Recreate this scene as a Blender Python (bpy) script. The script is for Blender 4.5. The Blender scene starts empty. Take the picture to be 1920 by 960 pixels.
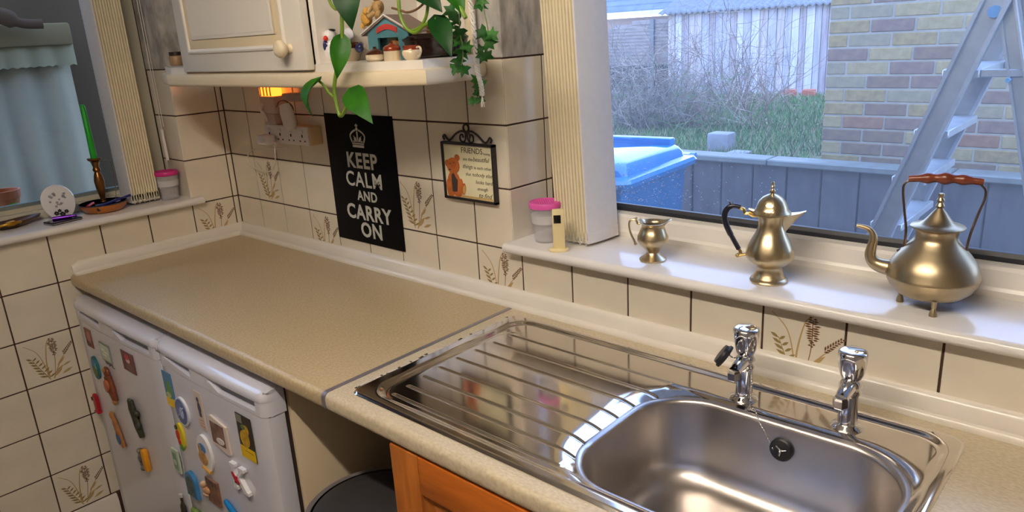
import bpy, bmesh, math, random
from mathutils import Vector, Matrix
random.seed(7)
C = bpy.context.scene.collection
PI = math.pi
S = bpy.context.scene

# ------------------------------------------------------------------ camera
CAM = Vector((2.48301569, -1.2538382, 1.5531912))
RIGHT = Vector((0.7432747, 0.6666242, -0.0561675))
DOWN = Vector((0.1551785, -0.2534708, -0.9548153))
FWD = Vector((-0.6507398, 0.7009741, -0.2918442))
FPX = 1382.36
cd = bpy.data.cameras.new('camera')
cam = bpy.data.objects.new('camera', cd)
C.objects.link(cam)
cm = Matrix.Identity(4)
for i in range(3):
    cm[i][0] = RIGHT[i]; cm[i][1] = -DOWN[i]; cm[i][2] = -FWD[i]; cm[i][3] = CAM[i]
cam.matrix_world = cm
cd.sensor_fit = 'HORIZONTAL'; cd.sensor_width = 36.0; cd.lens = FPX / 1920 * 36.0
cd.clip_start = 0.02; cd.clip_end = 200
S.camera = cam

# ------------------------------------------------------------------ world, lamps, exposure
w = bpy.data.worlds.new('overcast_sky'); S.world = w; w.use_nodes = True
nt = w.node_tree; nt.nodes.clear()
wo = nt.nodes.new('ShaderNodeOutputWorld'); bg = nt.nodes.new('ShaderNodeBackground')
tc = nt.nodes.new('ShaderNodeTexCoord'); nz = nt.nodes.new('ShaderNodeTexNoise'); cr = nt.nodes.new('ShaderNodeValToRGB')
nz.inputs['Scale'].default_value = 2.2; nz.inputs['Detail'].default_value = 4
cr.color_ramp.elements[0].position = 0.3; cr.color_ramp.elements[0].color = (0.30, 0.47, 1.0, 1)
cr.color_ramp.elements[1].position = 0.75; cr.color_ramp.elements[1].color = (0.46, 0.63, 1.0, 1)
nt.links.new(tc.outputs['Generated'], nz.inputs['Vector']); nt.links.new(nz.outputs['Fac'], cr.inputs['Fac'])
sx_ = nt.nodes.new('ShaderNodeSeparateXYZ'); mr_ = nt.nodes.new('ShaderNodeMapRange'); mx_ = nt.nodes.new('ShaderNodeMix'); mx_.data_type = 'RGBA'
nt.links.new(tc.outputs['Generated'], sx_.inputs[0]); nt.links.new(sx_.outputs['Z'], mr_.inputs['Value']); mr_.inputs['From Min'].default_value = 0.0; mr_.inputs['From Max'].default_value = 0.55
nt.links.new(mr_.outputs[0], mx_.inputs['Factor']); mx_.inputs[6].default_value = (0.66, 0.80, 1.05, 1)   # pale overcast band above the roofs
nt.links.new(cr.outputs['Color'], mx_.inputs[7]); nt.links.new(mx_.outputs[2], bg.inputs['Color']); nt.links.new(bg.outputs[0], wo.inputs['Surface'])
bg.inputs['Strength'].default_value = 3.0
LAMP = Vector((1.95, -1.305, 2.27)); LAMP_LEN = 1.3; LAMP_E = 68.0; LAMP_COL = (1.0, 0.895, 0.75)
S.view_settings.view_transform = 'Standard'; S.view_settings.look = 'None'
S.view_settings.exposure = 0.86; S.view_settings.gamma = 1.0; S.view_settings.use_curve_mapping = False
S.cycles.max_bounces = 10; S.cycles.transparent_max_bounces = 12; S.cycles.glossy_bounces = 6
S.cycles.caustics_reflective = False; S.cycles.caustics_refractive = False
def portal(name, loc, rot, sx, sy):
    l = bpy.data.lights.new(name, 'AREA'); l.shape = 'RECTANGLE'; l.size = sx; l.size_y = sy; l.cycles.is_portal = True
    o = bpy.data.objects.new(name, l); C.objects.link(o); o.location = loc; o.rotation_euler = rot
portal('daylight_portal', (2.16, 0.27, 1.58), (PI / 2, 0, 0), 1.62, 0.94)

# ------------------------------------------------------------------ helpers
def ray(px, py):
    return RIGHT * ((px - 960) / FPX) + DOWN * ((py - 480) / FPX) + FWD
def at(px, py, ax, val):                     # where a line of sight meets the plane axis = val
    d = ray(px, py); return CAM + d * ((val - CAM[ax]) / d[ax])
def atp(px, py, p, n):
    d = ray(px, py); p = Vector(p); n = Vector(n); return CAM + d * ((p - CAM).dot(n) / d.dot(n))
def lin(c):
    c = c / 255.0
    return c / 12.92 if c <= 0.04045 else ((c + 0.055) / 1.055) ** 2.4
def rgb(r, g, b): return (lin(r), lin(g), lin(b), 1)
MATS = {}
def mat(name, col, rough=0.5, metal=0.0, var=0.0, scale=20.0, bump=0.0, bscale=60.0, spec=0.5, col2=None, stretch=(1, 1, 1), emit=None, es=0.0, coat=0.0, trans=0.0, alpha=1.0, rvar=0.0, detail=4.0, sheen=0.0, bdist=0.004):
    if name in MATS: return MATS[name]
    m = bpy.data.materials.new(name); m.use_nodes = True; t = m.node_tree; b = t.nodes['Principled BSDF']
    c = rgb(*col)
    b.inputs['Base Color'].default_value = c; b.inputs['Roughness'].default_value = rough; b.inputs['Metallic'].default_value = metal
    b.inputs['Specular IOR Level'].default_value = spec
    b.inputs['Coat Weight'].default_value = coat; b.inputs['Transmission Weight'].default_value = trans; b.inputs['Alpha'].default_value = alpha
    b.inputs['Sheen Weight'].default_value = sheen
    if emit: b.inputs['Emission Color'].default_value = rgb(*emit); b.inputs['Emission Strength'].default_value = es
    x = t.nodes.new('ShaderNodeTexCoord'); mp = t.nodes.new('ShaderNodeMapping'); mp.inputs['Scale'].default_value = stretch
    t.links.new(x.outputs['Object'], mp.inputs['Vector'])
    if col2 or var:
        n = t.nodes.new('ShaderNodeTexNoise'); n.inputs['Scale'].default_value = scale; n.inputs['Detail'].default_value = detail
        t.links.new(mp.outputs[0], n.inputs['Vector'])
        r = t.nodes.new('ShaderNodeValToRGB'); r.color_ramp.elements[0].position = 0.32; r.color_ramp.elements[1].position = 0.68
        if col2: r.color_ramp.elements[0].color = c; r.color_ramp.elements[1].color = rgb(*col2)
        else:
            r.color_ramp.elements[0].color = tuple(v * (1 - var) for v in c[:3]) + (1,)
            r.color_ramp.elements[1].color = tuple(min(1, v * (1 + var)) for v in c[:3]) + (1,)
        t.links.new(n.outputs['Fac'], r.inputs['Fac']); t.links.new(r.outputs['Color'], b.inputs['Base Color'])
    if rvar:
        n3 = t.nodes.new('ShaderNodeTexNoise'); n3.inputs['Scale'].default_value = 9; n3.inputs['Detail'].default_value = 5
        t.links.new(mp.outputs[0], n3.inputs['Vector'])
        mr = t.nodes.new('ShaderNodeMapRange'); mr.inputs['To Min'].default_value = max(0.02, rough - rvar); mr.inputs['To Max'].default_value = rough + rvar
        t.links.new(n3.outputs['Fac'], mr.inputs['Value']); t.links.new(mr.outputs[0], b.inputs['Roughness'])
    if bump:
        n2 = t.nodes.new('ShaderNodeTexNoise'); n2.inputs['Scale'].default_value = bscale; n2.inputs['Detail'].default_value = 3
        t.links.new(mp.outputs[0], n2.inputs['Vector'])
        bp = t.nodes.new('ShaderNodeBump'); bp.inputs['Strength'].default_value = bump; bp.inputs['Distance'].default_value = bdist
        t.links.new(n2.outputs['Fac'], bp.inputs['Height']); t.links.new(bp.outputs[0], b.inputs['Normal'])
    MATS[name] = m
    return m
def glassmat(name, tint=(1, 1, 1), fac=0.0, haze=0.0):
    if name in MATS: return MATS[name]
    m = bpy.data.materials.new(name); m.use_nodes = True; t = m.node_tree; t.nodes.clear()
    o = t.nodes.new('ShaderNodeOutputMaterial'); tr = t.nodes.new('ShaderNodeBsdfTransparent'); gl = t.nodes.new('ShaderNodeBsdfGlossy')
    tr.inputs['Color'].default_value = tint + (1,); gl.inputs['Roughness'].default_value = 0.02
    fr = t.nodes.new('ShaderNodeFresnel'); fr.inputs['IOR'].default_value = 1.28; mx = t.nodes.new('ShaderNodeMixShader')
    t.links.new(fr.outputs[0], mx.inputs[0]); t.links.new(tr.outputs[0], mx.inputs[1]); t.links.new(gl.outputs[0], mx.inputs[2])
    last = mx
    if haze:
        df = t.nodes.new('ShaderNodeBsdfTranslucent'); df.inputs['Color'].default_value = (0.9, 0.93, 1, 1)
        m2 = t.nodes.new('ShaderNodeMixShader'); m2.inputs[0].default_value = haze
        t.links.new(mx.outputs[0], m2.inputs[1]); t.links.new(df.outputs[0], m2.inputs[2]); last = m2
    t.links.new(last.outputs[0], o.inputs['Surface'])
    MATS[name] = m
    return m

ORG = {}
class MB:
    def __init__(s): s.v = []; s.f = []; s.k = []; s.mi = 0; s.M = None
    def add(s, vs, fs):
        b = len(s.v)
        for p in vs:
            p = Vector(p)
            s.v.append(s.M @ p if s.M else p)
        for f in fs: s.f.append([i + b for i in f]); s.k.append(s.mi)
        return s
    def box(s, x0, x1, y0, y1, z0, z1, bev=0.0, seg=2):
        if bev:
            bm = bmesh.new(); bmesh.ops.create_cube(bm, size=1)
            for v in bm.verts: v.co = Vector((x0 + (v.co.x + .5) * (x1 - x0), y0 + (v.co.y + .5) * (y1 - y0), z0 + (v.co.z + .5) * (z1 - z0)))
            bmesh.ops.bevel(bm, geom=bm.edges[:], offset=bev, segments=seg, profile=0.5, affect='EDGES', clamp_overlap=True)
            bm.verts.index_update()
            s.add([v.co.copy() for v in bm.verts], [[v.index for v in f.verts] for f in bm.faces]); bm.free(); return s
        vs = [(x, y, z) for z in (z0, z1) for y in (y0, y1) for x in (x0, x1)]
        return s.add(vs, [(0, 2, 3, 1), (4, 5, 7, 6), (0, 1, 5, 4), (2, 6, 7, 3), (0, 4, 6, 2), (1, 3, 7, 5)])
    def tube(s, pts, r, n=8, cap=True, flat=None):
        pts = [Vector(p) for p in pts]; L = len(pts)
        rs = r if isinstance(r, (list, tuple)) else [r] * L
        T = [(pts[min(i + 1, L - 1)] - pts[max(i - 1, 0)]).normalized() for i in range(L)]
        a = Vector((0, 0, 1)) if abs(T[0].z) < 0.9 else Vector((1, 0, 0))
        N = (a - T[0] * a.dot(T[0])).normalized(); vs = []
        for i in range(L):
            N = (N - T[i] * N.dot(T[i])); N = N.normalized() if N.length > 1e-6 else T[i].orthogonal().normalized()
            B = T[i].cross(N)
            for j in range(n):
                t = 2 * PI * j / n
                vs.append(pts[i] + (N * math.cos(t) + B * math.sin(t) * (flat or 1)) * rs[i])
        fs = [(i * n + j, i * n + (j + 1) % n, (i + 1) * n + (j + 1) % n, (i + 1) * n + j) for i in range(L - 1) for j in range(n)]
        if cap: fs += [tuple(range(n))[::-1], tuple((L - 1) * n + j for j in range(n))]
        return s.add(vs, fs)
    def lathe(s, prof, c=(0, 0, 0), n=32, sx=1, sy=1):
        c = Vector(c); vs = []; L = len(prof)
        for r, z in prof:
            for j in range(n):
                t = 2 * PI * j / n; vs.append(c + Vector((r * sx * math.cos(t), r * sy * math.sin(t), z)))
        fs = [(i * n + j, i * n + (j + 1) % n, (i + 1) * n + (j + 1) % n, (i + 1) * n + j) for i in range(L - 1) for j in range(n)]
        if prof[0][0] > 1e-6: fs.append(tuple(range(n))[::-1])
        if prof[-1][0] > 1e-6: fs.append(tuple((L - 1) * n + j for j in range(n)))
        return s.add(vs, fs)
    def prism(s, poly, a, b, ax=2):           # poly in the two other axes, extruded from a to b along axis ax
        n = len(poly)
        def P(p, h):
            return {2: (p[0], p[1], h), 1: (p[0], h, p[1]), 0: (h, p[0], p[1])}[ax]
        vs = [P(p, a) for p in poly] + [P(p, b) for p in poly]
        fs = [(i, (i + 1) % n, n + (i + 1) % n, n + i) for i in range(n)] + [tuple(range(n))[::-1], tuple(range(n, 2 * n))]
        return s.add(vs, fs)
    def ball(s, c, r, n=12, m=8, sc=(1, 1, 1)):
        c = Vector(c)
        pr = [(max(1e-7, math.sin(PI * i / m)) * r, -math.cos(PI * i / m) * r) for i in range(m + 1)]
        vs = []; L = len(pr)
        for q, z in pr:
            for j in range(n):
                t = 2 * PI * j / n; vs.append(c + Vector((q * math.cos(t) * sc[0], q * math.sin(t) * sc[1], z * sc[2])))
        return s.add(vs, [(i * n + j, i * n + (j + 1) % n, (i + 1) * n + (j + 1) % n, (i + 1) * n + j) for i in range(L - 1) for j in range(n)])
    def build(s, name, m, parent=None, smooth=40, local=False, keep=False):
        me = bpy.data.meshes.new(name)
        ms = m if isinstance(m, (list, tuple)) else [m]
        o = bpy.data.objects.new(name, me)
        off = Vector((0, 0, 0))
        if parent is not None:
            if not local: off = ORG.get(parent.name, Vector((0, 0, 0)))
            ORG[o.name] = ORG.get(parent.name, Vector((0, 0, 0)))
            o.parent = parent
        elif not keep:
            xs = [p.x for p in s.v]; ys = [p.y for p in s.v]; zs = [p.z for p in s.v]
            off = Vector(((min(xs) + max(xs)) / 2, (min(ys) + max(ys)) / 2, min(zs)))
            o.location = off; ORG[o.name] = off
        me.from_pydata([p - off for p in s.v], [], s.f)
        for q in ms: me.materials.append(q)
        for p, k in zip(me.polygons, s.k): p.material_index = k
        bm = bmesh.new(); bm.from_mesh(me); bmesh.ops.recalc_face_normals(bm, faces=bm.faces[:]); bm.to_mesh(me); bm.free()
        if smooth:
            me.shade_smooth(); me.set_sharp_from_angle(angle=math.radians(smooth))
        C.objects.link(o)
        return o
def tag(o, label=None, cat=None, group=None, kind=None):
    if label: o['label'] = label
    if cat: o['category'] = cat
    if group: o['group'] = group
    if kind: o['kind'] = kind
    return o
def thing(name, loc, label, cat, group=None, rz=0.0):
    o = bpy.data.objects.new(name, None); o.empty_display_size = 0.05; C.objects.link(o)
    o.location = loc; o.rotation_euler = (0, 0, rz); ORG[o.name] = Vector(loc)
    return tag(o, label, cat, group)
def child(name, me, parent, loc, rot=(0, 0, 0)):
    o = bpy.data.objects.new(name, me); C.objects.link(o); o.parent = parent; o.location = loc; o.rotation_euler = rot
    return o
def copy_tree(o, parent=None):
    c = o.copy(); C.objects.link(c); c.parent = parent
    for ch in list(o.children): copy_tree(ch, c)
    return c
def text(s, size, m, name, parent, loc, rot=(PI / 2, 0, 0), extrude=0.0005, bold=0.0, shear=0.0, align='LEFT', sx=1.0, spacing=1.0, label=None):
    cu = bpy.data.curves.new(name, 'FONT'); cu.body = s; cu.size = size; cu.extrude = extrude; cu.offset = bold; cu.shear = shear
    cu.align_x = align; cu.space_character = spacing; cu.resolution_u = 3
    t = bpy.data.objects.new(name, cu); C.objects.link(t)
    dg = bpy.context.evaluated_depsgraph_get(); dg.update()
    me = bpy.data.meshes.new_from_object(t.evaluated_get(dg)); bpy.data.objects.remove(t); bpy.data.curves.remove(cu)
    me.materials.clear(); me.materials.append(m)
    o = child(name, me, parent, loc, rot); o.scale = (sx, 1, 1)
    if label: o['label'] = label
    return o
def rrect(x0, x1, y0, y1, r, n=6):
    out = []
    for cx, cy, a in ((x1 - r, y1 - r, 0), (x0 + r, y1 - r, PI / 2), (x0 + r, y0 + r, PI), (x1 - r, y0 + r, 1.5 * PI)):
        for i in range(n + 1):
            t = a + PI / 2 * i / n; out.append((cx + r * math.cos(t), cy + r * math.sin(t)))
    return out
def spline(pts, k=6):
    pts = [Vector(p) for p in pts]; out = []
    for i in range(len(pts) - 1):
        p0 = pts[max(i - 1, 0)]; p1 = pts[i]; p2 = pts[i + 1]; p3 = pts[min(i + 2, len(pts) - 1)]
        for j in range(k):
            t = j / k
            out.append(0.5 * ((2 * p1) + (p2 - p0) * t + (2 * p0 - 5 * p1 + 4 * p2 - p3) * t * t + (3 * p1 - p0 - 3 * p2 + p3) * t ** 3))
    out.append(pts[-1]); return out

# ------------------------------------------------------------------ materials
M_tile = mat('cream_glazed_tile', (226, 216, 199), 0.16, var=0.05, scale=9, bump=0.05, bscale=14, coat=0.3)
M_grout = mat('brown_grout', (70, 48, 36), 0.9, var=0.25, scale=40)
M_paper = mat('grey_mottled_wallpaper', (142, 138, 134), 0.85, col2=(204, 200, 196), scale=26, bump=0.5, bscale=50, stretch=(1, 1, 0.5))
M_white = mat('white_gloss_paint', (228, 221, 212), 0.22, var=0.03, scale=6, bump=0.04, bscale=20)
M_sill = mat('white_sill_paint', (232, 228, 226), 0.16, var=0.02, scale=6, bump=0.04, bscale=16)
M_upvc = mat('white_plastic_frame', (232, 226, 218), 0.3, var=0.02, scale=5)
M_rubber = mat('dark_rubber', (30, 33, 42), 0.5)
M_ceil = mat('ceiling_paint', (206, 200, 190), 0.9)
M_cream = mat('cream_wall_paint', (168, 160, 150), 0.85)
M_floor = mat('brown_vinyl', (118, 104, 90), 0.5, var=0.2, scale=8)
M_lam = mat('beige_laminate', (173, 152, 116), 0.34, col2=(196, 178, 144), scale=130, bump=0.05, bscale=120, detail=8, stretch=(1, 2.2, 1))
M_lam2 = mat('pale_beige_laminate', (186, 170, 142), 0.32, col2=(208, 195, 169), scale=130, bump=0.05, bscale=120, detail=8, stretch=(1, 2.2, 1))
M_steel = mat('stainless_steel', (228, 223, 218), 0.11, 1.0, var=0.05, scale=14, rvar=0.06, bump=0.03, bscale=9)
M_bowl = mat('brushed_bowl_steel', (196, 190, 186), 0.31, 1.0, var=0.06, scale=18, rvar=0.05)
M_chrome = mat('chrome', (222, 222, 226), 0.06, 1.0)
M_brass = mat('worn_brass', (200, 184, 150), 0.30, 1.0, var=0.10, scale=18, rvar=0.07)
M_brass2 = mat('dull_brass', (176, 160, 130), 0.36, 1.0, var=0.14, scale=16, rvar=0.08)
M_black = mat('black_plastic', (22, 22, 25), 0.45)
M_cup = mat('cream_cupboard_paint', (224, 217, 207), 0.35, var=0.02, scale=5)
M_pel = mat('cream_pelmet_paint', (220, 204, 174), 0.4, var=0.03, scale=5)
M_fridge = mat('white_fridge_enamel', (214, 213, 224), 0.16, coat=0.2)
M_beige = mat('cream_side_panel', (226, 206, 174), 0.5, var=0.03, scale=5)
M_grey = mat('grey_plastic', (112, 110, 116), 0.5)
M_wood = mat('orange_pine', (152, 86, 30), 0.38, col2=(176, 104, 42), scale=14, stretch=(6, 6, 0.7), detail=6)
M_slat = mat('cream_blind_fabric', (232, 220, 188), 0.8, var=0.03, scale=60)
M_slatw = mat('white_blind_fabric', (226, 222, 220), 0.8, var=0.02, scale=60)
# ------------------------------------------------------------------ room shell
def struct(name, mb, m, parent=None, smooth=40):
    o = mb.build(name, m, parent, smooth=smooth, keep=True)
    o['kind'] = 'structure'
    return o
RX, RY, RZ = 3.6, -2.6, 2.35
struct('floor', MB().box(-.3, RX, RY, .3, -.04, 0), M_floor)
struct('ceiling', MB().box(-.3, RX + .1, RY - .1, .3, RZ, RZ + .05), M_ceil)
WX1, WZ0, WZ1 = 1.325, 1.0455, 2.05          # window over the sink
b = MB(); b.box(-.3, WX1 - .0025, .0025, .28, 0, RZ); b.box(WX1 - .0025, 3.0, .0025, .28, 0, WZ0 - .001); b.box(WX1 - .0025, 3.0, .0025, .28, WZ1, RZ); b.box(3.0, RX, .0025, .28, 0, RZ)
wall_back = struct('wall_back', b, M_grout, smooth=0)
b = MB(); b.box(-.28, -.0025, RY, -1.6, 0, RZ); b.box(-.28, -.0025, -1.6, -.1675, 0, WZ0 - .001); b.box(-.28, -.0025, -1.6, -.1675, WZ1, RZ); b.box(-.28, -.0025, -.1675, .0025, 0, RZ)
wall_left = struct('wall_left', b, M_grout, smooth=0)
struct('wall_right', MB().box(RX, RX + .1, RY, .28, 0, RZ), M_cream, smooth=0)
struct('wall_front', MB().box(-.3, RX, RY - .1, RY, 0, RZ), M_cream, smooth=0)
MB().box(0, WX1, -.0005, .002, 1.4975, RZ - .001).build('wallpaper', M_paper, wall_back, smooth=0)
MB().box(WX1 - .002, WX1 + .0005, .0, .16, 1.4975, WZ1).build('wallpaper', M_paper, wall_back, smooth=0)
MB().box(-.002, .0005, -.17, 0, 1.4975, RZ - .001).build('wallpaper', M_paper, wall_left, smooth=0)
MB().box(-.16, 0, -.1705, -.168, 1.4975, WZ1).build('wallpaper', M_paper, wall_left, smooth=0)

TILES = {}
def tile_mesh(wd, ht):
    k = (round(wd, 4), round(ht, 4))
    if k not in TILES:
        b = MB().box(-wd / 2, wd / 2, 0, .0028, -ht / 2, ht / 2, .0009, 1)
        me = bpy.data.meshes.new('wall_tile'); me.from_pydata(b.v, [], b.f); me.materials.append(M_tile)
        bm = bmesh.new(); bm.from_mesh(me); bmesh.ops.recalc_face_normals(bm, faces=bm.faces[:]); bm.to_mesh(me); bm.free()
        TILES[k] = me
    return TILES[k]
# printed sprig of ferns and grasses on some tiles
def sprig():
    b = MB()
    def leaf(x, z, a, L, wd):
        ca, sa = math.cos(a), math.sin(a); P = []
        for t, h in ((0, 0), (.3, .8), (.6, 1), (1, 0), (.6, -1), (.3, -.8)):
            u, v = t * L, h * wd / 2; P.append((x + u * ca - v * sa, z + u * sa + v * ca))
        b.prism(P, -.0004, 0, ax=1)
    def stroke(pts, w0, w1):
        q = spline([(x, 0, z) for x, z in pts], 5); n = len(q); A = []; B = []
        for i, p in enumerate(q):
            d = q[min(i + 1, n - 1)] - q[max(i - 1, 0)]; d.normalize(); ww = (w0 + (w1 - w0) * i / (n - 1)) / 2
            A.append((p.x - d.z * ww, p.z + d.x * ww)); B.append((p.x + d.z * ww, p.z - d.x * ww))
        for i in range(n - 1): b.prism([A[i], A[i + 1], B[i + 1], B[i]], -.0003, 0, ax=1)
    b.mi = 0                                              # olive fern
    ax = [(-.008, -.066), (-.022, -.038), (-.034, -.012), (-.043, .012)]
    stroke(ax, .0022, .001)
    for i in range(7):
        t = i / 6; x = -.010 - .033 * t; z = -.056 + .066 * t; L = .027 - .009 * t
        leaf(x, z, PI - .35 - .15 * t, L, .0062); leaf(x + .001, z - .003, .45 + .2 * t, L * .8, .0055)
    b.mi = 1                                              # tan blades
    stroke([(-.012, -.06), (-.014, -.02), (-.028, .03), (-.058, .06)], .003, .0014)
    stroke([(-.008, -.06), (-.008, -.01), (.004, .05), (.018, .064)], .0045, .0012)
    stroke([(.002, -.066), (.016, -.04), (.036, -.008), (.058, .012)], .004, .0012)
    leaf(.004, -.062, .8, .042, .012); leaf(.026, -.06, .35, .034, .008); leaf(.03, -.036, .3, .03, .006); leaf(.018, -.03, .75, .035, .008)
    b.mi = 2                                              # brown seed heads
    rr = random.Random(3)
    for i in range(26):
        t = i / 25; leaf(.018 + rr.uniform(-.003, .003), .062 - .055 * t, (-1.57 + (1 if i % 2 else -1) * (.75 - .2 * t)) + .9 * (1 if i % 2 else -1), .006 + .008 * math.sin(PI * min(1, t * 1.15)), .0034)
    stroke([(.018, .058), (.017, .0), (.008, -.05)], .0016, .0012)
    for i in range(15):
        t = i / 14; leaf(.040 + .030 * t, .002 + .030 * t, .8 + (1 if i % 2 else -1) * .7, .010 - .004 * t, .0035)
    me = bpy.data.meshes.new('flower_print'); me.from_pydata(b.v, [], b.f)
    for q in (mat('olive_print', (150, 130, 84), .2), mat('tan_print', (186, 156, 106), .2), mat('brown_print', (112, 78, 52), .2)): me.materials.append(q)
    for p, k in zip(me.polygons, b.k): p.material_index = k
    return me
M_sprig = sprig()
G = .0040
def put_tile(wall, cx, cz, wd, ht, face, sprigs=False, other=0.0):
    # face: 'b' back wall (looks to -y), 'l' left wall (looks to +x), 'rb' window reveal looking to +x, 'rl' reveal looking to -y
    me = tile_mesh(wd - G, ht - G)
    j = lambda: random.uniform(-.0016, .0016)
    if face == 'b': loc, rot = (cx, random.uniform(-.0004, .0002), cz), (j(), j(), j())
    elif face == 'l': loc, rot = (random.uniform(-.0002, .0004), cx, cz), (j(), j(), PI / 2 + j())
    elif face == 'rb': loc, rot = (other, cx, cz), (j(), j(), PI / 2)
    else: loc, rot = (cx, other, cz), (j(), j(), 0)
    t = child('wall_tile', me, wall, loc, rot)
    if sprigs:
        t['label'] = 'cream wall tile printed with brown grasses'
        child('flower_print', M_sprig, t, (0, 0, 0))
Z0, T = 1.0455, .15
for r in range(-1, 3):
    for c in range(0, 18):
        x0 = T * c + .0007; x1 = x0 + T
        if r >= 0:
            if c > 8: continue
            if c == 8: x1 = WX1
        put_tile(wall_back, (x0 + x1) / 2, Z0 + T * r + T / 2, x1 - x0, T, 'b', (c, r) in ((1, 0), (3, -1), (6, 0), (8, -1), (13, -1)))
for r in range(0, 3):
    put_tile(wall_back, .0685, Z0 + T * r + T / 2, .137, T, 'rb', other=WX1); put_tile(wall_back, .149, Z0 + T * r + T / 2, .022, T, 'rb', other=WX1)
    put_tile(wall_left, -.0685, Z0 + T * r + T / 2, .137, T, 'rl', other=-.17); put_tile(wall_left, -.149, Z0 + T * r + T / 2, .022, T, 'rl', other=-.17)
    put_tile(wall_left, -.01, Z0 + T * r + T / 2, .020, T, 'l'); put_tile(wall_left, -.095, Z0 + T * r + T / 2, T, T, 'l')
for r in range(-6, 0):
    if r == -1: put_tile(wall_left, -.01, Z0 - T / 2, .020, T, 'l')
    for jj in range(0, 8):
        if r < -1 and jj < 3: continue
        put_tile(wall_left, -(.02 + T * jj + T / 2), Z0 + T * r + T / 2, T, T, 'l', (jj, r) in ((0, -1), (4, -3), (4, -6)))
b = MB(); b.prism([(0, 0), (.016, 0), (.016, .12), (.010, .142), (0, .144)], RY, -.605, ax=1)
struct('baseboard_left', b, M_white)

# window sills
def sill_profile(front, back, z0, z1):
    r = (z1 - z0) / 2; p = [(back, z0), (front + r, z0)]
    for i in range(1, 6): t = -PI / 2 - PI * i / 6; p.append((front + r + r * math.cos(t), (z0 + z1) / 2 + r * math.sin(t)))
    return p + [(front + r, z1), (back, z1)]
SZ = 1.07
b = MB(); pr = sill_profile(-.034, .17, Z0 + .001, SZ); b.prism([(y, z) for y, z in pr], WX1 + .001, 3.0, ax=0)
b.prism(sill_profile(-.034, -.001, Z0 + .001, SZ), WX1 - .006, WX1 + .002, ax=0)
tag(struct('trim_1', b, M_sill), 'glossy white window sill behind the sink under the metal pots')
b = MB(); n = len(pr); b.prism([(-y, z) for y, z in sill_profile(-.032, .17, Z0 + .001, SZ)], -1.6, -.171, ax=1)
b.prism([(-y, z) for y, z in sill_profile(-.032, -.001, Z0 + .001, SZ)], -.172, -.138, ax=1)
vs = []
b.lathe([(.0003, Z0 + .001), (.011, Z0 + .004), (.0165, Z0 + .012), (.011, Z0 + .021), (.0003, SZ)], (.0155, -.138, 0), 12, 1, .55)
tag(struct('trim_2', b, M_sill), 'white window sill with a rounded end on the left wall')
# upstand trim along the worktop
TP = [(0.0005, .949), (.005, .949), (.009, .9465), (.0125, .940), (.0150, .930), (.0165, .922), (.0170, .9130), (.0198, .9130), (.0205, .9185), (.0225, .9222), (.0262, .9240), (.030, .9228), (.033, .919), (.0342, .914), (.0335, .910), (.0005, .910)]
b = MB(); n = len(TP); xs = [None, 3.05]
vs = [(d, -d, z) for d, z in TP] + [(3.05, -d, z) for d, z in TP]
b.add(vs, [(i, (i + 1) % n, n + (i + 1) % n, n + i) for i in range(n)] + [tuple(range(n, 2 * n))])
tag(struct('trim_3', b, M_white), 'white moulded upstand between worktop and back wall tiles')
b = MB(); vs = [(d, -d, z) for d, z in TP] + [(d, -.555, z) for d, z in TP] + [(d * .75 + .0001, -.575, .910 + (z - .910) * .72) for d, z in TP]
b.add(vs, [(k * n + i, k * n + (i + 1) % n, k * n + n + (i + 1) % n, k * n + n + i) for k in (0, 1) for i in range(n)] + [tuple(range(2 * n, 3 * n))])
tag(struct('trim_4', b, M_white), 'white moulded upstand along the left wall end of the worktop')

# ------------------------------------------------------------------ windows
def pane(name, parent, x0, x1, y0, y1, z0, z1, m):
    return MB().box(x0, x1, y0, y1, z0, z1).build(name, m, parent, smooth=0)
win1 = thing('window_1', (2.16, .2, SZ), 'white plastic window over the sink looking onto the garden', None); win1['kind'] = 'structure'
b = MB()
fp = [(.165, 1.0701), (.163, 1.082), (.166, 1.0875), (.1665, 1.089), (.1665, 1.118), (.171, 1.124), (.187, 1.1275), (.187, 1.0701)]
b.prism(fp, WX1, 3.0, ax=0); b.box(WX1, 3.0, .187, .24, 1.0701, 1.118)
b.box(WX1 + .0005, WX1 + .06, .165, .24, 1.12, WZ1); b.box(2.93, 3.0, .165, .24, 1.12, WZ1); b.box(WX1 + .06, 2.93, .165, .24, WZ1 - .06, WZ1)
b.build('window_frame', M_upvc, win1, smooth=0)
b = MB(); b.prism([(.1875, 1.1277), (.1875, 1.136), (.191, 1.1435), (.197, 1.1435), (.197, 1.1277)], WX1 + .06, 2.93, ax=0); b.box(WX1 + .06, WX1 + .072, .188, .197, 1.14, WZ1 - .06); b.box(2.918, 2.93, .188, .197, 1.14, WZ1 - .06)
b.box(WX1 + .06, 2.93, .196, .216, 1.119, 1.139)
b.build('gasket', M_rubber, win1, smooth=0)
pane('glass_pane', win1, WX1 + .06, 2.93, .1985, .2025, 1.14, WZ1 - .06, glassmat('window_glass', (.93, .96, 1.0), haze=.045))
b = MB(); rr = random.Random(11)
for i in range(420):
    px = 1155 + abs(rr.gauss(0, 90)); py = 300 + 95 * rr.random() ** .7
    if rr.random() < .10: px = 1160 + 300 * rr.random()
    p = at(px, py, 1, .2031)
    if p.z < 1.15 or not (1.4 < p.x < 2.9): continue
    s = rr.uniform(.0005, .0012); b.ball((p.x, .2032, p.z), s, 6, 4, (1.3, .45, .8))
tag(b.build('raindrops', mat('water', (235, 240, 250), .05, spec=.8, trans=.6), win1), kind='stuff')
win2 = thing('window_2', (-.17, -.9, SZ), 'white framed window in the left wall with a dim view beyond', None); win2['kind'] = 'structure'
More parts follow.
